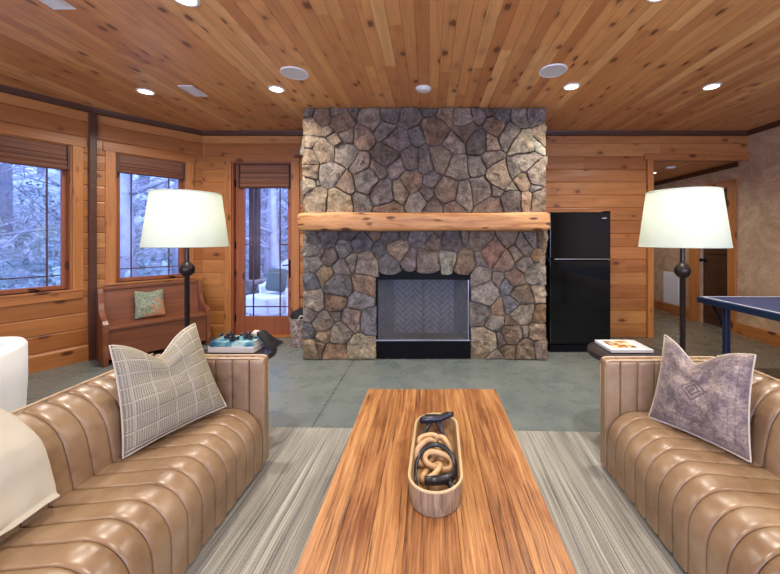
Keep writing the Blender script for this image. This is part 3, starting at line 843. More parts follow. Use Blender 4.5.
def channelled(prof, s0, s1, n, place, flip=1, wob=0.):
    P, Nn = resample(prof, .02); bm = BM(); rows = []
    L = len(P)
    for (s, d) in channels(s0, s1, n):
        row = []
        for i, (p, q) in enumerate(zip(P, Nn)):
            z_ = noise.noise(Vector((s*9, p.x*6, p.y*6)))*.004*wob
            row.append(place(s, p+q*(d+z_)*flip))
        rows.append(row)
    V = grid(bm, rows)
    bm.faces.new(V[0]); bm.faces.new(V[-1][::-1])
    return bm

def sofa(name, label, front_x, sg, y_far, length, nch):
    """local frame: origin at the far front bottom corner; depth runs away from the table"""
    t = thing(name, label, 'sofa', (front_x, y_far-length/2, 0.012))
    h = length/2; at_ = .075
    pl = lambda s, p: (sg*p.x, s, p.y)
    # seat (front roll and top)
    prof = [(.0, .03), (.0, .20)]+arc(.165, .20, .165, 180, 90, 9)[1:]+[(.30, .352), (.47, .335), (.47, .03)]
    link('seat', channelled(prof, -h+at_, h-at_, nch, pl, 1, 1.), M['leather'], t, True, sharp=70)
    # back
    prof = [(.455, .30), (.462, .36), (.486, .48), (.500, .525), (.527, .569), (.563, .606), (.605, .632), (.645, .646), (.675, .650), (.685, .642), (.69, .60), (.69, .03), (.48, .03)]
    link('backrest', channelled(prof, -h+at_, h-at_, nch, pl, 1, 1.), M['leather'], t, True, sharp=70)
    # arms: ribbed upright on both faces, capped by a smooth top band
    for k in (1, -1):
        y1 = k*h; y0 = k*(h-at_)
        bm = BM()
        prof = [(0, .03), (0, .60)]+arc(.02, .618, .022, 170, 90, 4)+[(at_-.02, .64)]+arc(at_-.02, .618, .022, 80, 0, 4)+[(at_, .03)]
        P, Nn = resample(prof, .02); rows = []
        for (s, d_) in [(0.0, -.006), (.004, -.001), (.012, 0)]+[(.045+.0, 0.), (.075, 0.)]+channels(.085, .69-.02, 6)+[(.675, 0), (.688, 0), (.69, -.006)]:
            row = []
            for p, q in zip(P, Nn):
                dz = d_ if p.y < .635 else d_*.6
                if p.y >= .30 or p.x > at_*.5:
                    pp = p+q*dz
                else: pp = p+q*min(d_, 0)*.2
                row.append((sg*s, y0+k*pp.x, pp.y))
            rows.append(row)
        V = grid(bm, rows); bm.faces.new(V[0]); bm.faces.new(V[-1][::-1])
        a_ = link('arm', bm, M['leather'], t, True, sharp=60)
        for yy in (y0+k*.010, y1-k*.010):
            link('piping', tube(BM(), [(sg*.004, yy, .05), (sg*.003, yy, .60), (sg*.012, yy, .638), (sg*.03, yy, .642), (sg*.66, yy, .642), (sg*.69, yy, .63)], .0045, 8), M['piping'], a_, True)
    b_ = [c for c in t.children if c.name.startswith('backrest')][0]
    link('piping', tube(BM(), [(sg*.688, -h+at_, .648), (sg*.688, h-.01, .648)], .006, 8), M['piping'], b_, True)
    link('plinth', bx(min(sg*.03, sg*.66), max(sg*.03, sg*.66), -h+.03, h-.03, 0, .04), M['black'], t)
    return t
sofa('sofa', 'tan channel-tufted leather sofa on the left with a throw over its back', -.955, -1, 2.061, 2.15, 23)
sofa('sofa', 'tan channel-tufted leather sofa on the right under the plum cushion', 1.003, 1, 2.028, 2.15, 23)

# cushions: bilinear between four corners, pinched corners, chopped top
def cushion(name, label, cat, TL, TR, BR, BL, T, mat, pipe=None, dip=.05, dipu=.5, front_sign=1, n=34, group=None):
    TL, TR, BR, BL = map(Vector, (TL, TR, BR, BL))
    O = (BL+BR)/2
    Nn = ((TR-TL).cross(TL-BL)).normalized()
    up = ((TL+TR)-(BL+BR)).normalized()
    t = thing(name, label, cat, O, group=group)
    bm = BM(); uvl = bm.loops.layers.uv.new('UVMap')
    def pt(u, v, sd_):
        # edges bow inward between the pointed corners
        a, b = 2*u-1, 2*v-1
        uu = .5+(u-.5)*(1-.07*(1-b*b)); vv = .5+(v-.5)*(1-.05*(1-a*a))
        p = (BL*(1-uu)+BR*uu)*(1-vv)+(TL*(1-uu)+TR*uu)*vv
        fall = v**3
        p -= up*dip*fall*math.exp(-abs((u-dipu)/.24)**1.5)
        q = max(0., (1-abs(a)**2.6)*(1-abs(b)**2.6))**.55
        wr = noise.noise(Vector((u*4+T*9, v*4, sd_)))*.018+noise.noise(Vector((u*11, v*11, sd_*3)))*.006
        crease = -.5*T*math.exp(-((u-dipu)/.10)**2)*max(0, v-.55)*1.0
        return p+Nn*sd_*q*(T+wr*min(1, q*3)+crease)-O
    V = {}
    for sd_ in (1, -1):
        for i in range(n+1):
            for j in range(n+1):
                edge = i in (0, n) or j in (0, n)
                if sd_ == -1 and edge: V[sd_, i, j] = V[1, i, j]; continue
                V[sd_, i, j] = bm.verts.new(pt(i/n, j/n, sd_))
    for sd_ in (1, -1):
        for i in range(n):
            for j in range(n):
                f = bm.faces.new((V[sd_, i, j], V[sd_, i+1, j], V[sd_, i+1, j+1], V[sd_, i, j+1]))
                for lp, (a, b) in zip(f.loops, ((i, j), (i+1, j), (i+1, j+1), (i, j+1))): lp[uvl].uv = (a/n, b/n)
    link('cover', bm, mat, t, True)
    if pipe:
        loop = [(k/n, 0) for k in range(n)]+[(1, k/n) for k in range(n)]+[(1-k/n, 1) for k in range(n)]+[(0, 1-k/n) for k in range(n)]
        link('piping', tube(BM(), [pt(u, v, 1) for u, v in loop], pipe[0], 8, True), pipe[1], t, True)
    return t
M['cream_edge'] = plain('cream_edge', srgb(186, 178, 160), .9)
cushion('throw_pillow', 'large oatmeal knitted cushion with raised check lines on the left-hand sofa', 'pillow', (-1.502, 1.62, .853), (-1.349, 1.985, .862), (-1.135, 1.93, .41), (-1.375, 1.55, .36), .075, M['knit'], (.004, M['cream_edge']), .12, .46)
cushion('throw_pillow', 'faded plum patterned cushion with diamond medallion on the right-hand sofa', 'pillow', (1.33, 1.945, .815), (1.50, 1.585, .815), (1.40, 1.50, .375), (1.20, 1.885, .372), .065, M['plum'], (.004, M['cream_edge']), .11, .42)

# throw over the left back
def throw():
    bm = BM(); rows = []
    prof = [(.72, .28), (.715, .45), (.708, .62), (.70, .668), (.675, .672), (.645, .660), (.603, .645), (.557, .618), (.518, .578), (.490, .53), (.470, .47), (.442, .385), (.425, .375), (.402, .374)]
    P, Nn = resample(prof[::-1], .018)
    n = 40; L = len(P)
    for j in range(n+1):
        v = j/n; row = []
        for i, (p, q) in enumerate(zip(P, Nn)):
            s = i/(L-1)
            y = .62+(1.265+.08*min(1., s*1.5)-.62)*v
            edge = v**6
            y += edge*(.012*math.sin(s*9+1))
            w = noise.noise(Vector((y*7, s*5, 2.)))*.018+noise.noise(Vector((y*18, s*11, 5.)))*.006
            fold = .012*math.exp(-((s-.06)/.05)**2)*(1+math.sin(y*14))
            pp = p+q*(abs(w)+.008+fold)
            row.append((-.955-pp.x, y, pp.y+.012))
        rows.append(row)
    grid(bm, rows)
    o = link('throw_blanket', bm, M['throw'], None, True)
    m = o.modifiers.new('thick', 'SOLIDIFY'); m.thickness = .007; m.offset = 1
    s = o.modifiers.new('sub', 'SUBSURF'); s.levels = 1; s.render_levels = 1
    return tag(o, 'cream wool throw draped over the back of the left-hand sofa', 'blanket')
throw()

# ------------------------------------------------------------------ rug, coffee table, tray
r_ = link('area_rug', bx(-1.62, 1.70, -1.35, 1.245, 0, .012, .004), M['rug'], None)
r_.location = (0, 1.17, .0); r_.rotation_euler = (0, 0, R(-1.6)); tag(r_, 'pale grey striated rug under the coffee table and sofas', 'rug')

t = thing('coffee_table', 'long low coffee table of reclaimed orange-brown planks', 'table', (.018, 1.38, .012))
bm = BM(); cl = bm.loops.layers.float_color.new('Col')
xs = [-.392, -.300, -.200, -.094, .075, .190, .276, .392]; rng = random.Random(11)
tone = [.80, .30, .66, .12, .75, .22, .6]
for k, (a, b) in enumerate(zip(xs, xs[1:])):
    n0 = len(bm.faces)
    b_ = BM(); l2 = b_.loops.layers.float_color.new('Col')
    box(b_, a+.0003, b-.0003, -.745+rng.uniform(-.002, .002), .745+rng.uniform(-.003, .003), .353, .408+rng.uniform(-.001, .001), .0025)
    for f in b_.faces:
        for lp in f.loops: lp[l2] = (tone[k], 0, 0, 1)
    me = bpy.data.meshes.new('tmp'); b_.to_mesh(me); b_.free(); bm.from_mesh(me); bpy.data.meshes.remove(me)
link('tabletop', bm, M['table'], t)
for sx in (-1, 1):
    for sy in (-1, 1): link('leg', bx(sx*.33-.045, sx*.33+.045, sy*.66-.045, sy*.66+.045, 0, .353, .004), M['trimz'], t)
bm = BM()
for a, b, c, e in ((-.30, .30, .64, .665), (-.30, .30, -.665, -.64), (-.36, -.335, -.62, .62), (.335, .36, -.62, .62)): box(bm, a, b, c, e, .27, .353, .003)
link('apron', bm, M['trim'], t)

t = thing('wooden_tray', 'long oval dough-bowl tray of ribbed wood on the coffee table', 'tray', (.028, 1.395, .42), R(-1.8))
def stad(w, l, n=14):
    """stadium outline, half width w, half length l"""
    pts = []
    for k in range(n+1): a = PI*k/n; pts.append((w*math.cos(a), l-w+w*math.sin(a)))
    for k in range(n+1): a = PI+PI*k/n; pts.append((w*math.cos(a), -(l-w)+w*math.sin(a)))
    return pts
def stadring(z, w, l, sq=1.): return [(x, y, z) for x, y in stad(w, l)]
HL = .262
rows = [stadring(.0, .084, HL-.014), stadring(.004, .088, HL-.010), stadring(.045, .095, HL-.003), stadring(.088, .098, HL)]
bm = BM(); grid(bm, rows, True, False); bm.faces.new([v for v in bm.verts][:len(rows[0])][::-1])
link('body', bm, M['traywood'], t, True, sharp=50)
bm = BM(); grid(bm, [stadring(.088, .0985, HL), stadring(.093, .0975, HL-.001), stadring(.094, .092, HL-.006), stadring(.090, .088, HL-.010)], True, False); link('rim', bm, M['trayrim'], t, True, sharp=50)
rows = [stadring(.090, .088, HL-.010), stadring(.04, .082, HL-.016), stadring(.022, .074, HL-.024), stadring(.016, .062, HL-.036)]
bm = BM(); V = grid(bm, rows, True, False); bm.faces.new(V[-1])
link('hollow', bm, M['trayin'], t, True, sharp=50)

def linkring(c, a, b, r, rot, flat=1., mat='linkwood', n=28, gap=0.):
    """rounded chain link"""
    pts = []
    for k in range(n):
        th = gap/2+(2*PI-gap)*k/(n if gap == 0 else n-1)
        x = a*math.copysign(abs(math.cos(th))**.8, math.cos(th)); y = b*math.copysign(abs(math.sin(th))**.8, math.sin(th))
        pts.append(Vector((x, y, 0)))
    Mx = Matrix.Rotation(rot[2], 3, 'Z') @ Matrix.Rotation(rot[1], 3, 'Y') @ Matrix.Rotation(rot[0], 3, 'X')
    bm = BM(); tube(bm, [Mx @ p for p in pts], r, 12, gap == 0, 1.)
    bmesh.ops.translate(bm, verts=bm.verts, vec=Vector(c)); return bm
ch = thing('wooden_chain', 'pale carved wooden chain links lying inside the oval tray', 'decor chain', (.026, 1.40, .436))
for c, a, b, rr, rot in (((-.022, .075, .036), .047, .030, .0095, (.55, .1, .5)), ((-.036, .018, .034), .052, .030, .010, (.9, -.1, .9)), ((.012, -.030, .030), .050, .028, .0095, (.3, .15, -.25)), ((-.018, -.085, .022), .046, .028, .0095, (-.5, .1, 1.2)), ((.030, .060, .022), .046, .028, .009, (.9, .3, -1.1))):
    link('chain_link', linkring(c, a*1.1, b*1.15, rr*1.15, rot), M['linkwood'], ch, True)
def horn(name, label, pts, rr, loc):
    t = tag(link(name, tube(BM(), pts, rr, 12, False), M['blackhorn'], None, True, loc=loc), label, 'ornament'); return t
M['blackhorn'] = plain('ebonised_wood', srgb(30, 32, 40), .3, bump=.1)
b1 = thing('black_link', 'large ebonised open link in the near half of the tray', 'ornament', (.024, 1.30, .45))
pts = [(-.070, -.045, -.012)]
for k in range(15):
    a = PI*(1.04-.98*k/14); pts.append((.078*math.cos(a)+.002, .015+.112*math.sin(a), .012+.034*math.sin(a)))
pts += [(.070, -.005, .018), (.060, -.030, .022), (.035, -.050, .026), (.0, -.060, .028), (-.040, -.064, .030)]
link('curved_bar', tube(BM(), pts, [.007]*6+[.009]*10+[.012, .015, .017, .016, .0145][:len(pts)-16], 12), M['blackhorn'], b1, True)
link('prong', tube(BM(), [(.045, -.045, .022), (.062, -.075, .006), (.070, -.10, -.012)], [.014, .012, .007], 12), M['blackhorn'], b1, True)
b2 = thing('black_link', 'smaller ebonised forked link resting on the far rim of the tray', 'ornament', (.035, 1.60, .50))
link('curved_bar', tube(BM(), [(-.075, -.004, .004), (-.05, .002, .010), (-.015, .004, .010), (.02, .006, .012), (.055, .020, .020), (.08, .022, .022)], [.012, .020, .019, .016, .014, .010], 12), M['blackhorn'], b2, True)
link('prong', tube(BM(), [(.0, .0, .004), (.018, -.04, -.012), (.036, -.09, -.034), (.05, -.13, -.045)], [.010, .010, .009, .007], 12), M['blackhorn'], b2, True)
link('prong', tube(BM(), [(-.03, -.01, .0), (-.045, -.04, -.014), (-.070, -.075, -.035), (-.074, -.11, -.045)], [.009, .010, .009, .006], 12), M['blackhorn'], b2, True)

# ------------------------------------------------------------------ floor lamps
def lamp(x, y, label):
    t = thing('floor_lamp', label, 'lamp', (x, y, 0))
    link('base', lathe(BM(), [(.10, 0), (.10, .012), (.095, .018), (.03, .024), (.02, .05)], 40), M['bronze'], t, True, sharp=40)
    link('pole', lathe(BM(), [(.017, .03), (.016, .6), (.0165, 1.085), (.02, 1.09), (.012, 1.10)], 20), M['bronze'], t, True, sharp=40)
    link('knob', lathe(BM(), [(.013, 1.085), (.030, 1.095), (.044, 1.115), (.048, 1.137), (.042, 1.158), (.026, 1.178), (.014, 1.192), (.014, 1.20)], 32), M['bronze'], t, True)
    bm = BM()
    lathe(bm, [(.0155, 1.198), (.014, 1.24), (.0145, 1.31), (.012, 1.36), (.012, 1.46)], 16)
    link('neck', bm, M['bronze'], t, True, sharp=40)
    sh = BM(); lathe(sh, [(.25, 1.292), (.205, 1.655)], 72, caps=False)
    so = link('lamp_shade', sh, M['shade'], t, True)
    for r0, z in ((.25, 1.292), (.205, 1.655)):
        link('edge_tape', tube(BM(), [(r0*math.cos(2*PI*k/64), r0*math.sin(2*PI*k/64), z) for k in range(64)], .0032, 6, True), M['shade'], so, True)
    bm = BM()
    for k in range(3):
        a = 2*PI*k/3+.4; tube(bm, [(0, 0, 1.60), (.205*math.cos(a), .205*math.sin(a), 1.645)], .002, 6)
    tube(bm, [(0, 0, 1.44), (0, 0, 1.61)], .005, 8)
    link('spider', bm, M['bronze'], t, True)
    link('bulb', lathe(BM(), [(.012, 1.44), (.016, 1.455), (.030, 1.49), (.032, 1.51), (.022, 1.535), (.003, 1.545)], 20), M['bulb'], t, True)
    l = bpy.data.lights.new('lamp_light', 'POINT'); l.energy = LAMPW; l.shadow_soft_size = .05; l.color = (1, .93, .82)
    lo = bpy.data.objects.new('lamp_light', l); COL.objects.link(lo); lo.parent = t; lo.location = (.0, 0, 1.50)
LAMPW = 8.5
lamp(-1.662, 2.37, 'dark bronze floor lamp with white drum shade beside the left-hand sofa')
lamp(1.668, 2.27, 'dark bronze floor lamp with white drum shade beside the right-hand sofa')

# ------------------------------------------------------------------ side tables
def side_table(x, y, label):
    t = thing('side_table', label, 'table', (x, y, 0))
    link('table_top', lathe(BM(), [(.235, .545), (.246, .550), (.25, .562), (.25, .574), (.246, .584), (.236, .584), (.233, .580), (.003, .580)], 56), M['tabletop_dark'], t, True, sharp=40)
    link('pedestal', lathe(BM(), [(.10, 0), (.10, .012), (.03, .03), (.022, .08), (.02, .30), (.022, .50), (.05, .535), (.12, .546)], 32), M['tabletop_dark'], t, True, sharp=40)
    return t
side_table(-1.295, 2.325, 'round dark side table holding two books behind the left-hand sofa')
side_table(1.345, 2.335, 'round dark side table holding a magazine behind the right-hand sofa')

def pagedbook(name, label, x0, x1, y0, y1, z0, z1, cover, rz=0., pages=srgb(214, 212, 204), cat='book'):
    cx, cy = (x0+x1)/2, (y0+y1)/2
    t = thing(name, label, cat, (cx, cy, z0), rz)
    w, h, th = (x1-x0)/2, (y1-y0)/2, z1-z0
    link('pages', bx(-w+.004, w-.005, -h+.004, h-.004, .0025, th-.0025), plain('book_pages', pages, .8), t)
    bm = BM(); box(bm, -w, w, -h, h, 0, .0025, .0008); box(bm, -w, w, -h, h, th-.0025, th, .0008); box(bm, -w, -w+.003, -h, h, .0025, th-.0025)
    box(bm, -w+.003, w, -h, -h+.0035, .0025, th-.0025)
    link('cover', bm, cover, t); return t
def blue_cover():
    n = NT('teal_photo_cover'); c = n.coord(); a = n.noise(c, 9., 4, .6, .5)
    return n.pbr(n.ramp(a, [(.35, srgb(30, 84, 112)), (.5, srgb(84, 146, 164)), (.62, srgb(176, 208, 208))]), .35)
pagedbook('book', 'white coffee-table book at the bottom of the pair on the left side table', -1.475, -1.165, 2.30, 2.47, .5845, .622, plain('white_cover', srgb(214, 214, 222), .4), R(-2))
pagedbook('book', 'teal and pale blue coffee-table book on top of the white book', -1.465, -1.175, 2.305, 2.465, .6225, .655, blue_cover(), R(1))
def mag_cover():
    n = NT('magazine_cover'); o = n.sep(n.coord()); 
    a = n.noise(n.comb(o[0], o[1], 0.), 12., 3, .5, .4)
    pic = n.math('MULTIPLY', n.math('LESS_THAN', n.math('ABSOLUTE', n.math('ADD', o[0], .02)), .085), n.math('LESS_THAN', n.math('ABSOLUTE', n.math('SUBTRACT', o[1], .01)), .08))
    return n.pbr(n.mix(pic, srgb(216, 220, 226), n.ramp(a, [(.42, srgb(222, 206, 170)), (.5, srgb(196, 120, 60)), (.56, srgb(90, 70, 50)), (.66, srgb(200, 190, 160))])), .25)
pagedbook('magazine', 'white magazine with an orange food picture on the right side table', 1.215, 1.498, 2.30, 2.53, .5845, .604, mag_cover(), 0, cat='magazine')

g = thing('bead_garland', 'black bead garland with a black tassel draped over the teal book', 'beads', (-1.33, 2.385, .656))
bm = BM(); rng = random.Random(5)
for k in range(34):
    s = k/33; a = s*PI*3.2
    x = -.09+.20*s+.02*math.sin(a*2); y = -.02+.05*math.sin(a); z = .013+(.018 if k % 3 == 0 else 0)
    bmesh.ops.create_icosphere(bm, subdivisions=2, radius=.013, matrix=Matrix.Translation((x, y, z)))
link('bead', bm, M['bead'], g, True)
bmesh_ = BM()
lathe(bmesh_, [(.004, -.03), (.016, -.026), (.024, -.01), (.026, .0), (.018, .018), (.010, .03)], 16)
bmesh.ops.rotate(bmesh_, verts=bmesh_.verts, matrix=Matrix.Rotation(R(70), 3, 'Y')); bmesh.ops.translate(bmesh_, verts=bmesh_.verts, vec=(.125, .02, .028))
link('knot', bmesh_, M['cream_edge'], g, True)
bm = BM()
for k in range(46):
    a = rng.uniform(-1, 1); b = rng.uniform(-1, 1)
    P = [(.135, .02+a*.012, .030+b*.012), (.165+rng.uniform(-.01, .01), .02+a*.03, .030+b*.014), (.20, .022+a*.05, -.008+b*.014), (.225+b*.008, .025+a*.07, -.048+abs(b)*.014), (.262+rng.uniform(-.015, .025), .03+a*.09, -.064+abs(b)*.008)]
    tube(bm, P, [.004, .005, .005, .0045, .0035], 6)
link('tassel', bm, M['darkcloth'], g, True)

# ------------------------------------------------------------------ refrigerator
t = thing('refrigerator', 'glossy black top-freezer refrigerator right of the fireplace', 'refrigerator', (1.775, 4.05, 0))
link('cabinet', bx(-.355, .355, .055, .62, .03, 1.65, .008), M['blackgloss'], t)
link('freezer_door', bx(-.36, .36, 0, .05, 1.10, 1.655, .014, 3), M['blackgloss'], t)
link('fridge_door', bx(-.36, .36, 0, .05, .10, 1.088, .014, 3), M['blackgloss'], t)
link('toe_grille', bx(-.35, .35, .02, .06, .012, .09, .004), M['black'], t)
fz = [c for c in t.children if c.name.startswith('freezer')][0]; fd = [c for c in t.children if c.name.startswith('fridge_door')][0]
link('badge', bx(.255, .31, -.003, .001, 1.575, 1.588, .001), M['silver'], fz)
link('handle_trim', bx(-.30, .34, -.004, .003, 1.098, 1.106, .001), M['silver'], fz)
link('hinge', bx(.29, .36, .0, .09, 1.652, 1.668, .004), M['black'], t)
for s in (-1, 1):
    for y in (.1, .55): link('foot', lathe(BM(), [(.02, 0), (.02, .03)], 14, c=(s*.31, y, 0)), M['black'], t)

# ------------------------------------------------------------------ table-tennis table
t = thing('tennis_table', 'dark blue table-tennis table at the right edge', 'table', (3.42, 2.13, 0))
bx_ = lambda *a: bx(*a)
link('playing_surface', bx(-.695, .695, -1.37, 1.37, .742, .76, .002), M['table_blue'], t)
bm = BM()
for a, b, c, e in ((-.70, -.672, -1.375, 1.375), (.672, .70, -1.375, 1.375), (-.672, .672, -1.375, -1.347), (-.672, .672, 1.347, 1.375)): box(bm, a, b, c, e, .70, .7555, .004)
link('steel_apron', bm, M['navy'], t)
bm = BM()
for a, b, c, e in ((-.672, -.654, -1.347, 1.347), (.654, .672, -1.347, 1.347), (-.654, .654, 1.329, 1.347), (-.654, .654, -1.347, -1.329)): box(bm, a, b, c, e, .7602, .7608)
link('white_line', bm, M['white'], t)
for sx in (-1, 1):
    for y in (1.09, -1.09):
        l_ = link('leg', bx(sx*.645-.022, sx*.645+.022, y-.022, y+.022, .02, .70, .004), M['navy'], t)
        link('brace', tube(BM(), [(sx*.645, y+.02, .50), (sx*.645, y+.16, .70)], .008, 8), M['black'], l_, True)
        link('foot_pad', bx(sx*.645-.03, sx*.645+.03, y-.03, y+.03, 0, .02, .003), M['black'], l_)

# ------------------------------------------------------------------ pew, its cushion, white chair, basket
def BL_(u, y, z=0.):   # bay-wall frame -> world
    c, s = math.cos(FB[1]), math.sin(FB[1]); return Vector((FB[0][0]+u*c-y*s, FB[0][1]+u*s+y*c, z))
p = thing('church_pew', 'dark-stained wooden pew bench below the bay window', 'bench', BL_(.56, .04), FB[1])
end = [(0, 0), (.42, 0), (.43, .10), (.41, .22), (.42, .36), (.415, .44), (.38, .475), (.31, .485), (.23, .50), (.17, .55), (.135, .63), (.12, .74), (.10, .79), (.06, .80), (.0, .79)]
for s in (-.50, .455):
    bm = BM(); prism(bm, end, s, s+.045, 'x'); bmesh.ops.bevel(bm, geom=[e for e in bm.edges if abs(e.verts[0].co.x-e.verts[1].co.x) < 1e-6], offset=.006, segments=2, affect='EDGES')
    link('end_panel', bm, M['pew'], p)
bm = BM(); prism(bm, [(.10, .36), (.035, .785), (.06, .79), (.125, .365)], -.455, .455, 'x'); link('backrest', bm, M['pew'], p)
link('top_rail', bx(-.455, .455, .02, .085, .765, .80, .006), M['pew'], p)
link('seat', bx(-.455, .455, .08, .425, .375, .41, .008), M['pew'], p)
link('front_panel', bx(-.455, .455, .37, .39, .06, .375, .003), M['pew'], p)
q = lambda u, y, z: tuple(BL_(u, y, z))
cushion('bench_pillow', 'small sage green floral cushion on the wooden pew', 'pillow', q(.765, .17, .735), q(.475, .17, .73), q(.47, .27, .415), q(.775, .27, .415), .05, M['floral'], None, .015, .5, n=22)

t = thing('armchair', 'white upholstered armchair at the left edge behind the tan sofa', 'armchair', (-3.12, 2.16, -.0), R(14))
def rbox(*a, b=.04): return bx(*a, b, 5)
def shell():
    bm = BM(); rows = []
    path = []
    for k in range(9): path.append((.36, -.36+.4*k/8, .63+.03*k/8))
    for k in range(1, 9):
        a = PI/2*k/8; path.append((.16+.20*math.cos(a), .06+.26*math.sin(a), .66+.03*math.sin(a)))
    full = path+[(-x, y, z) for x, y, z in path[::-1]]
    n = len(full)
    for i, (x, y, z) in enumerate(full):
        a = Vector(full[max(0, i-1)][:2]); b = Vector(full[min(n-1, i+1)][:2]); tdir = (b-a).normalized(); nr = Vector((tdir.y, -tdir.x))
        row = []
        for dx, zz in ((.0, .10), (.012, .40), (.010, z-.03), (-.004, z-.008), (-.03, z), (-.07, z), (-.095, z-.01), (-.105, z-.035), (-.10, .40), (-.10, .10)):
            row.append((x+nr.x*dx, y+nr.y*dx, zz))
        rows.append(row)
    grid(bm, rows, True, True); return bm
t.scale = (1, 1, .93)
link('shell', shell(), M['boucle'], t, True, sharp=60)
link('seat_cushion', rbox(-.255, .255, -.37, .20, .27, .44), M['boucle'], t, True)
link('back_cushion', rbox(-.25, .25, -.06, .20, .41, .64, b=.06), M['boucle'], t, True)
link('base', rbox(-.27, .27, -.30, .24, .02, .26, b=.02), M['boucle'], t, True)
for x in (-.27, .27):
    for y in (-.28, .22): link('foot', lathe(BM(), [(.02, 0), (.025, .03)], 14, c=(x, y, 0)), M['black'], t)

t = thing('floor_basket', 'mottled tapered basket filled with dark cloth between the glazed door and fireplace', 'basket', (-1.60, 4.33, 0))
def basketmat():
    n = NT('mottled_basket'); c = n.coord(); a = n.noise(c, 16., 5, .7); v = n.voro(c, 34).outputs['Distance']
    return n.pbr(n.ramp(n.math('ADD', n.math('MULTIPLY', a, .7), n.math('MULTIPLY', v, .35)), [(.36, srgb(92, 78, 70)), (.5, srgb(148, 130, 120)), (.66, srgb(184, 172, 164))]), .85, n.bump(v, .8, .01))
link('body', lathe(BM(), [(.10, 0), (.115, .05), (.135, .2), (.145, .33), (.15, .36), (.142, .362), (.135, .34), (.12, .2)], 32, caps=False), basketmat(), t, True, sharp=50)
link('handle', tube(BM(), [(.02, -.148, .30), (.02, -.165, .36), (.05, -.165, .41), (.09, -.150, .40), (.11, -.115, .33)], .009, 8), M['cream_edge'], t, True)
bm = BM(); bmesh.ops.create_uvsphere(bm, u_segments=24, v_segments=14, radius=.138, matrix=Matrix.Translation((0, 0, .34)))
for v in bm.verts:
    v.co += v.co.normalized()*noise.noise(v.co*9)*.035; v.co.z = .34+(v.co.z-.34)*.95
tag(link('folded_cloth', bm, M['darkcloth'], None, True, loc=(-1.60, 4.33, .0)), 'bundle of dark cloth stuffed into the mottled floor basket', 'cloth')
# ------------------------------------------------------------------ outside
# porch beyond the glazed door
link('porch_floor', bx(-6.5, -.5, 4.86, 8.2, -.16, -.04), M['deck'], kind='structure')
tag(link('porch_post', bx(-3.42, -3.27, 6.55, 6.70, .56, 3.4, .004), M['black'], None), 'dark square porch post seen through the glazed door', 'post')
bmp = BM(); rng = random.Random(21)
s2 = [(rng.uniform(-.26, .26), rng.uniform(0, .6), rng.choice('sgdsg')) for _ in range(40)]
s2 = [p for i, p in enumerate(s2) if all((p[0]-q_[0])**2+(p[1]-q_[1])**2 > .012 for q_ in s2[:i])]
t = thing('stone_pier', 'low stone pier carrying the dark porch post', 'pier', (-3.345, 6.62, -.04))
for k in range(4):
    a = k*PI/2; c_, s_ = math.cos(a), math.sin(a)
    b_ = stones(s2, (-.26, .26, 0, .6), None, lambda u, v, o: Vector((u*c_+(.23+o)*s_, u*s_-(.23+o)*c_, v)), rng)
    link('stone_face', b_, M['stone'], t, True, sharp=50)
link('core', bx(-.235, .235, -.235, .235, 0, .6), M['mortar'], t)
# porch armchair
t = thing('porch_chair', 'white wingback porch chair seen through the glazed door', 'armchair', (-2.72, 6.0, -.04), R(-30))
M['porchwhite'] = plain('porch_chair_white', srgb(226, 228, 232), .6)
def wing():
    bm = BM(); rows = []
    for i in range(25):
        a = PI*i/24; x = .36*math.cos(a); y = .30*math.sin(a)
        hgt = .55+.45*math.sin(a)**2.2
        rows.append([(x*1.0, y, .12), (x*1.04, y*1.04, .45), (x*1.1, y*1.1, hgt-.03), (x*1.08, y*1.08, hgt), (x*.98, y*.98, hgt-.01), (x*.90, y*.88, .45), (x*.88, y*.86, .12)])
    grid(bm, rows, True, True); return bm
link('wing_back', wing(), M['porchwhite'], t, True, sharp=60)
link('seat', bx(-.31, .31, -.32, .22, .10, .42, .05, 4), M['porchwhite'], t, True)
for x in (-.25, .25):
    for y in (-.26, .2): link('foot', bx(x-.02, x+.02, y-.02, y+.02, 0, .10), M['porchwhite'], t)
t = tag(link('porch_cushion', bx(-.22, .22, -.07, .07, -.18, .22, .06, 4), plain('green_cushion', srgb(74, 90, 84), .9), None, True, loc=(-2.66, 6.02, .60)), 'dark green cushion on the white porch chair', 'cushion'); t.rotation_euler = (R(-12), 0, R(-30))

# hillside and forest
bm = BM(); rows = []
N = 56
for i in range(N+1):
    row = []
    for j in range(N+1):
        # polar fan around the house, from the left wall to behind the chimney
        a = R(60+130*i/N); r = 5.2+34*(j/N)**1.3
        x, y = r*math.cos(a)*1.05, r*math.sin(a)+1.2
        dd = max(0., r-9.)
        z = -.35-max(0, 7-r)*.05+dd*.30+noise.noise(Vector((x*.25, y*.25, 0)))*.5*min(1, dd/4)
        if x > -7.2 and y < 8.4 and y > -4: z = min(z, -.35)
        row.append((x, y, z))
    rows.append(row)
grid(bm, rows)
tag(link('hillside', bm, M['hill'], None, True, kind='structure'), None, None) if False else link('hillside', bm, M['hill'], None, True, kind='structure')

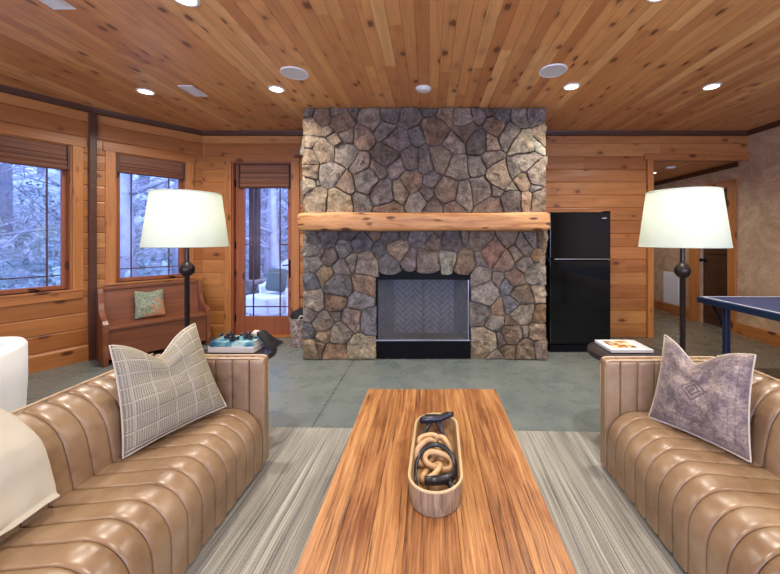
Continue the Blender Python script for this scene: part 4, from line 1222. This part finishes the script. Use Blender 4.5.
def tree_mesh(seed, h):
    rg = random.Random(seed); bm = BM()
    def branch(p, d_, L, r, lev):
        n = 4 if lev == 0 else 3
        pts = [p]; rr = [r]; cur = Vector(p); dirn = Vector(d_).normalized()
        for k in range(n):
            dirn = (dirn+Vector((rg.uniform(-1, 1), rg.uniform(-1, 1), rg.uniform(-.3, .6)))*(.06 if lev == 0 else .22)).normalized()
            cur = cur+dirn*L/n; pts.append(cur.copy()); rr.append(r*(1-.75*(k+1)/n))
        tube(bm, pts, rr, 6 if lev == 0 else 4 if lev == 1 else 3)
        if lev >= 3: return
        m = (11, 5, 3)[lev]
        for k in range(m):
            s = rg.uniform(.12 if lev == 0 else .25, .98); i = min(n-1, int(s*n)); q_ = pts[i].lerp(pts[i+1], s*n-i) if isinstance(pts[i], Vector) else Vector(pts[i]).lerp(Vector(pts[i+1]), s*n-i)
            a = rg.uniform(0, 2*PI); dd = Vector((math.cos(a), math.sin(a), rg.uniform(.1, .9)))
            branch(q_, dd, L*rg.uniform(.22, .42) if lev == 0 else L*rg.uniform(.4, .65), r*(.32 if lev == 0 else .5), lev+1)
    branch(Vector((0, 0, -.3)), (rg.uniform(-.05, .05), rg.uniform(-.05, .05), 1), h, h*.016+.02, 0)
    return bm
protos = [link('forest_tree', tree_mesh(100+k, 6.5+k*.7), M['bark'], None, True) for k in range(5)]
rg = random.Random(4)
def hz(x, y):
    r = math.hypot(x/1.05, y-1.2); return -.35+max(0, r-9.)*.30
spots = []
tries = 0
while len(spots) < 90 and tries < 4000:
    tries += 1
    a = R(rg.uniform(100, 172)); r = 8.6+18*rg.random()**1.3
    x, y = r*math.cos(a)*1.05, r*math.sin(a)+1.2
    if all((x-u)**2+(y-v)**2 > .8 for u, v in spots): spots.append((x, y))
for i, (x, y) in enumerate(spots):
    if i < 5: o = protos[i]
    else:
        o = protos[i % 5].copy(); COL.objects.link(o)
    o.location = (x, y, hz(x, y)-.1); o.rotation_euler = (0, 0, rg.uniform(0, 6.28)); s = rg.uniform(.75, 1.25); o.scale = (s, s, s)
    tag(o, 'bare winter tree in the blue-grey woods beyond the windows', 'tree', 'bare forest trees beyond the windows')
# undergrowth: twigs and pale leaves nobody could count
bm = BM()
for k in range(2600):
    a = R(rg.uniform(98, 174)); r = 7.6+14*rg.random()
    x, y = r*math.cos(a)*1.05, r*math.sin(a)+1.2; z = hz(x, y)
    L = rg.uniform(.3, 1.3); an = rg.uniform(0, 6.28); tl = rg.uniform(.1, .9)
    d_ = Vector((math.cos(an)*tl, math.sin(an)*tl, 1)).normalized()*L
    w = Vector((math.sin(an), -math.cos(an), 0))*.006
    p0 = Vector((x, y, z-.05))
    tube(bm, [p0, p0+d_*.5+w*3, p0+d_], [.009, .006, .002], 3)
    for m in range(5):
        q_ = p0+d_*rg.uniform(.3, 1.); e = Vector((rg.uniform(-1, 1), rg.uniform(-1, 1), rg.uniform(-1, 1))).normalized()*rg.uniform(.04, .1); f = e.orthogonal().normalized()*e.length*.5
        bm.faces.new([bm.verts.new(q_+e), bm.verts.new(q_+f), bm.verts.new(q_-e), bm.verts.new(q_-f)])
tag(link('undergrowth', bm, M['leaf'], None), 'tangle of pale winter undergrowth on the slope outside', 'undergrowth', kind='stuff')

# ------------------------------------------------------------------ light, world, camera
w = bpy.data.worlds.new('dusk'); S.world = w; w.use_nodes = True
wt = w.node_tree; wt.nodes.clear()
bg = wt.nodes.new('ShaderNodeBackground'); bg.inputs[0].default_value = (.34, .46, 1.0, 1); bg.inputs[1].default_value = WORLD
ow = wt.nodes.new('ShaderNodeOutputWorld'); wt.links.new(bg.outputs[0], ow.inputs[0])

# neutral fill panels added behind the camera, outside the two made-up rear openings
for x in (-1.75, 1.75):
    l = bpy.data.lights.new('rear_fill_area', 'AREA'); l.shape = 'RECTANGLE'; l.size = 3.1; l.size_y = 1.9; l.energy = FILL_AREA; l.color = (1, .97, .95)
    lo = bpy.data.objects.new('rear_fill_area', l); COL.objects.link(lo); lo.location = (x, -3.6, 1.5); lo.rotation_euler = (R(90), 0, 0)
# bare point lights added out of view behind the camera to wash the ceiling
for x, y in ((-3.6, -1.2), (2.35, -1.0), (0., -2.6)):
    l = bpy.data.lights.new('rear_fill_point', 'POINT'); l.energy = FILL_POINT; l.shadow_soft_size = .15; l.color = (1, .90, .76)
    lo = bpy.data.objects.new('rear_fill_point', l); COL.objects.link(lo); lo.location = (x, y, 1.5)

cam = bpy.data.cameras.new('camera'); co = bpy.data.objects.new('camera', cam); COL.objects.link(co)
co.location = (0, 0, 1.35); co.rotation_euler = (R(90), 0, 0)
cam.sensor_width = 36; cam.lens = 36*345/780
cam.shift_x = -(429-390)/780; cam.shift_y = -(287-238)/780
cam.clip_start = .05
S.camera = co
S.view_settings.view_transform = 'Standard'; S.view_settings.look = 'None'; S.view_settings.gamma = 1; S.view_settings.exposure = EXPO
S.view_settings.use_curve_mapping = False
S.cycles.max_bounces = 8; S.cycles.diffuse_bounces = 4; S.cycles.glossy_bounces = 3; S.cycles.transmission_bounces = 6; S.cycles.transparent_max_bounces = 12
S.cycles.sample_clamp_indirect = 6; S.cycles.use_denoising = True
S.cycles.caustics_reflective = False; S.cycles.caustics_refractive = False
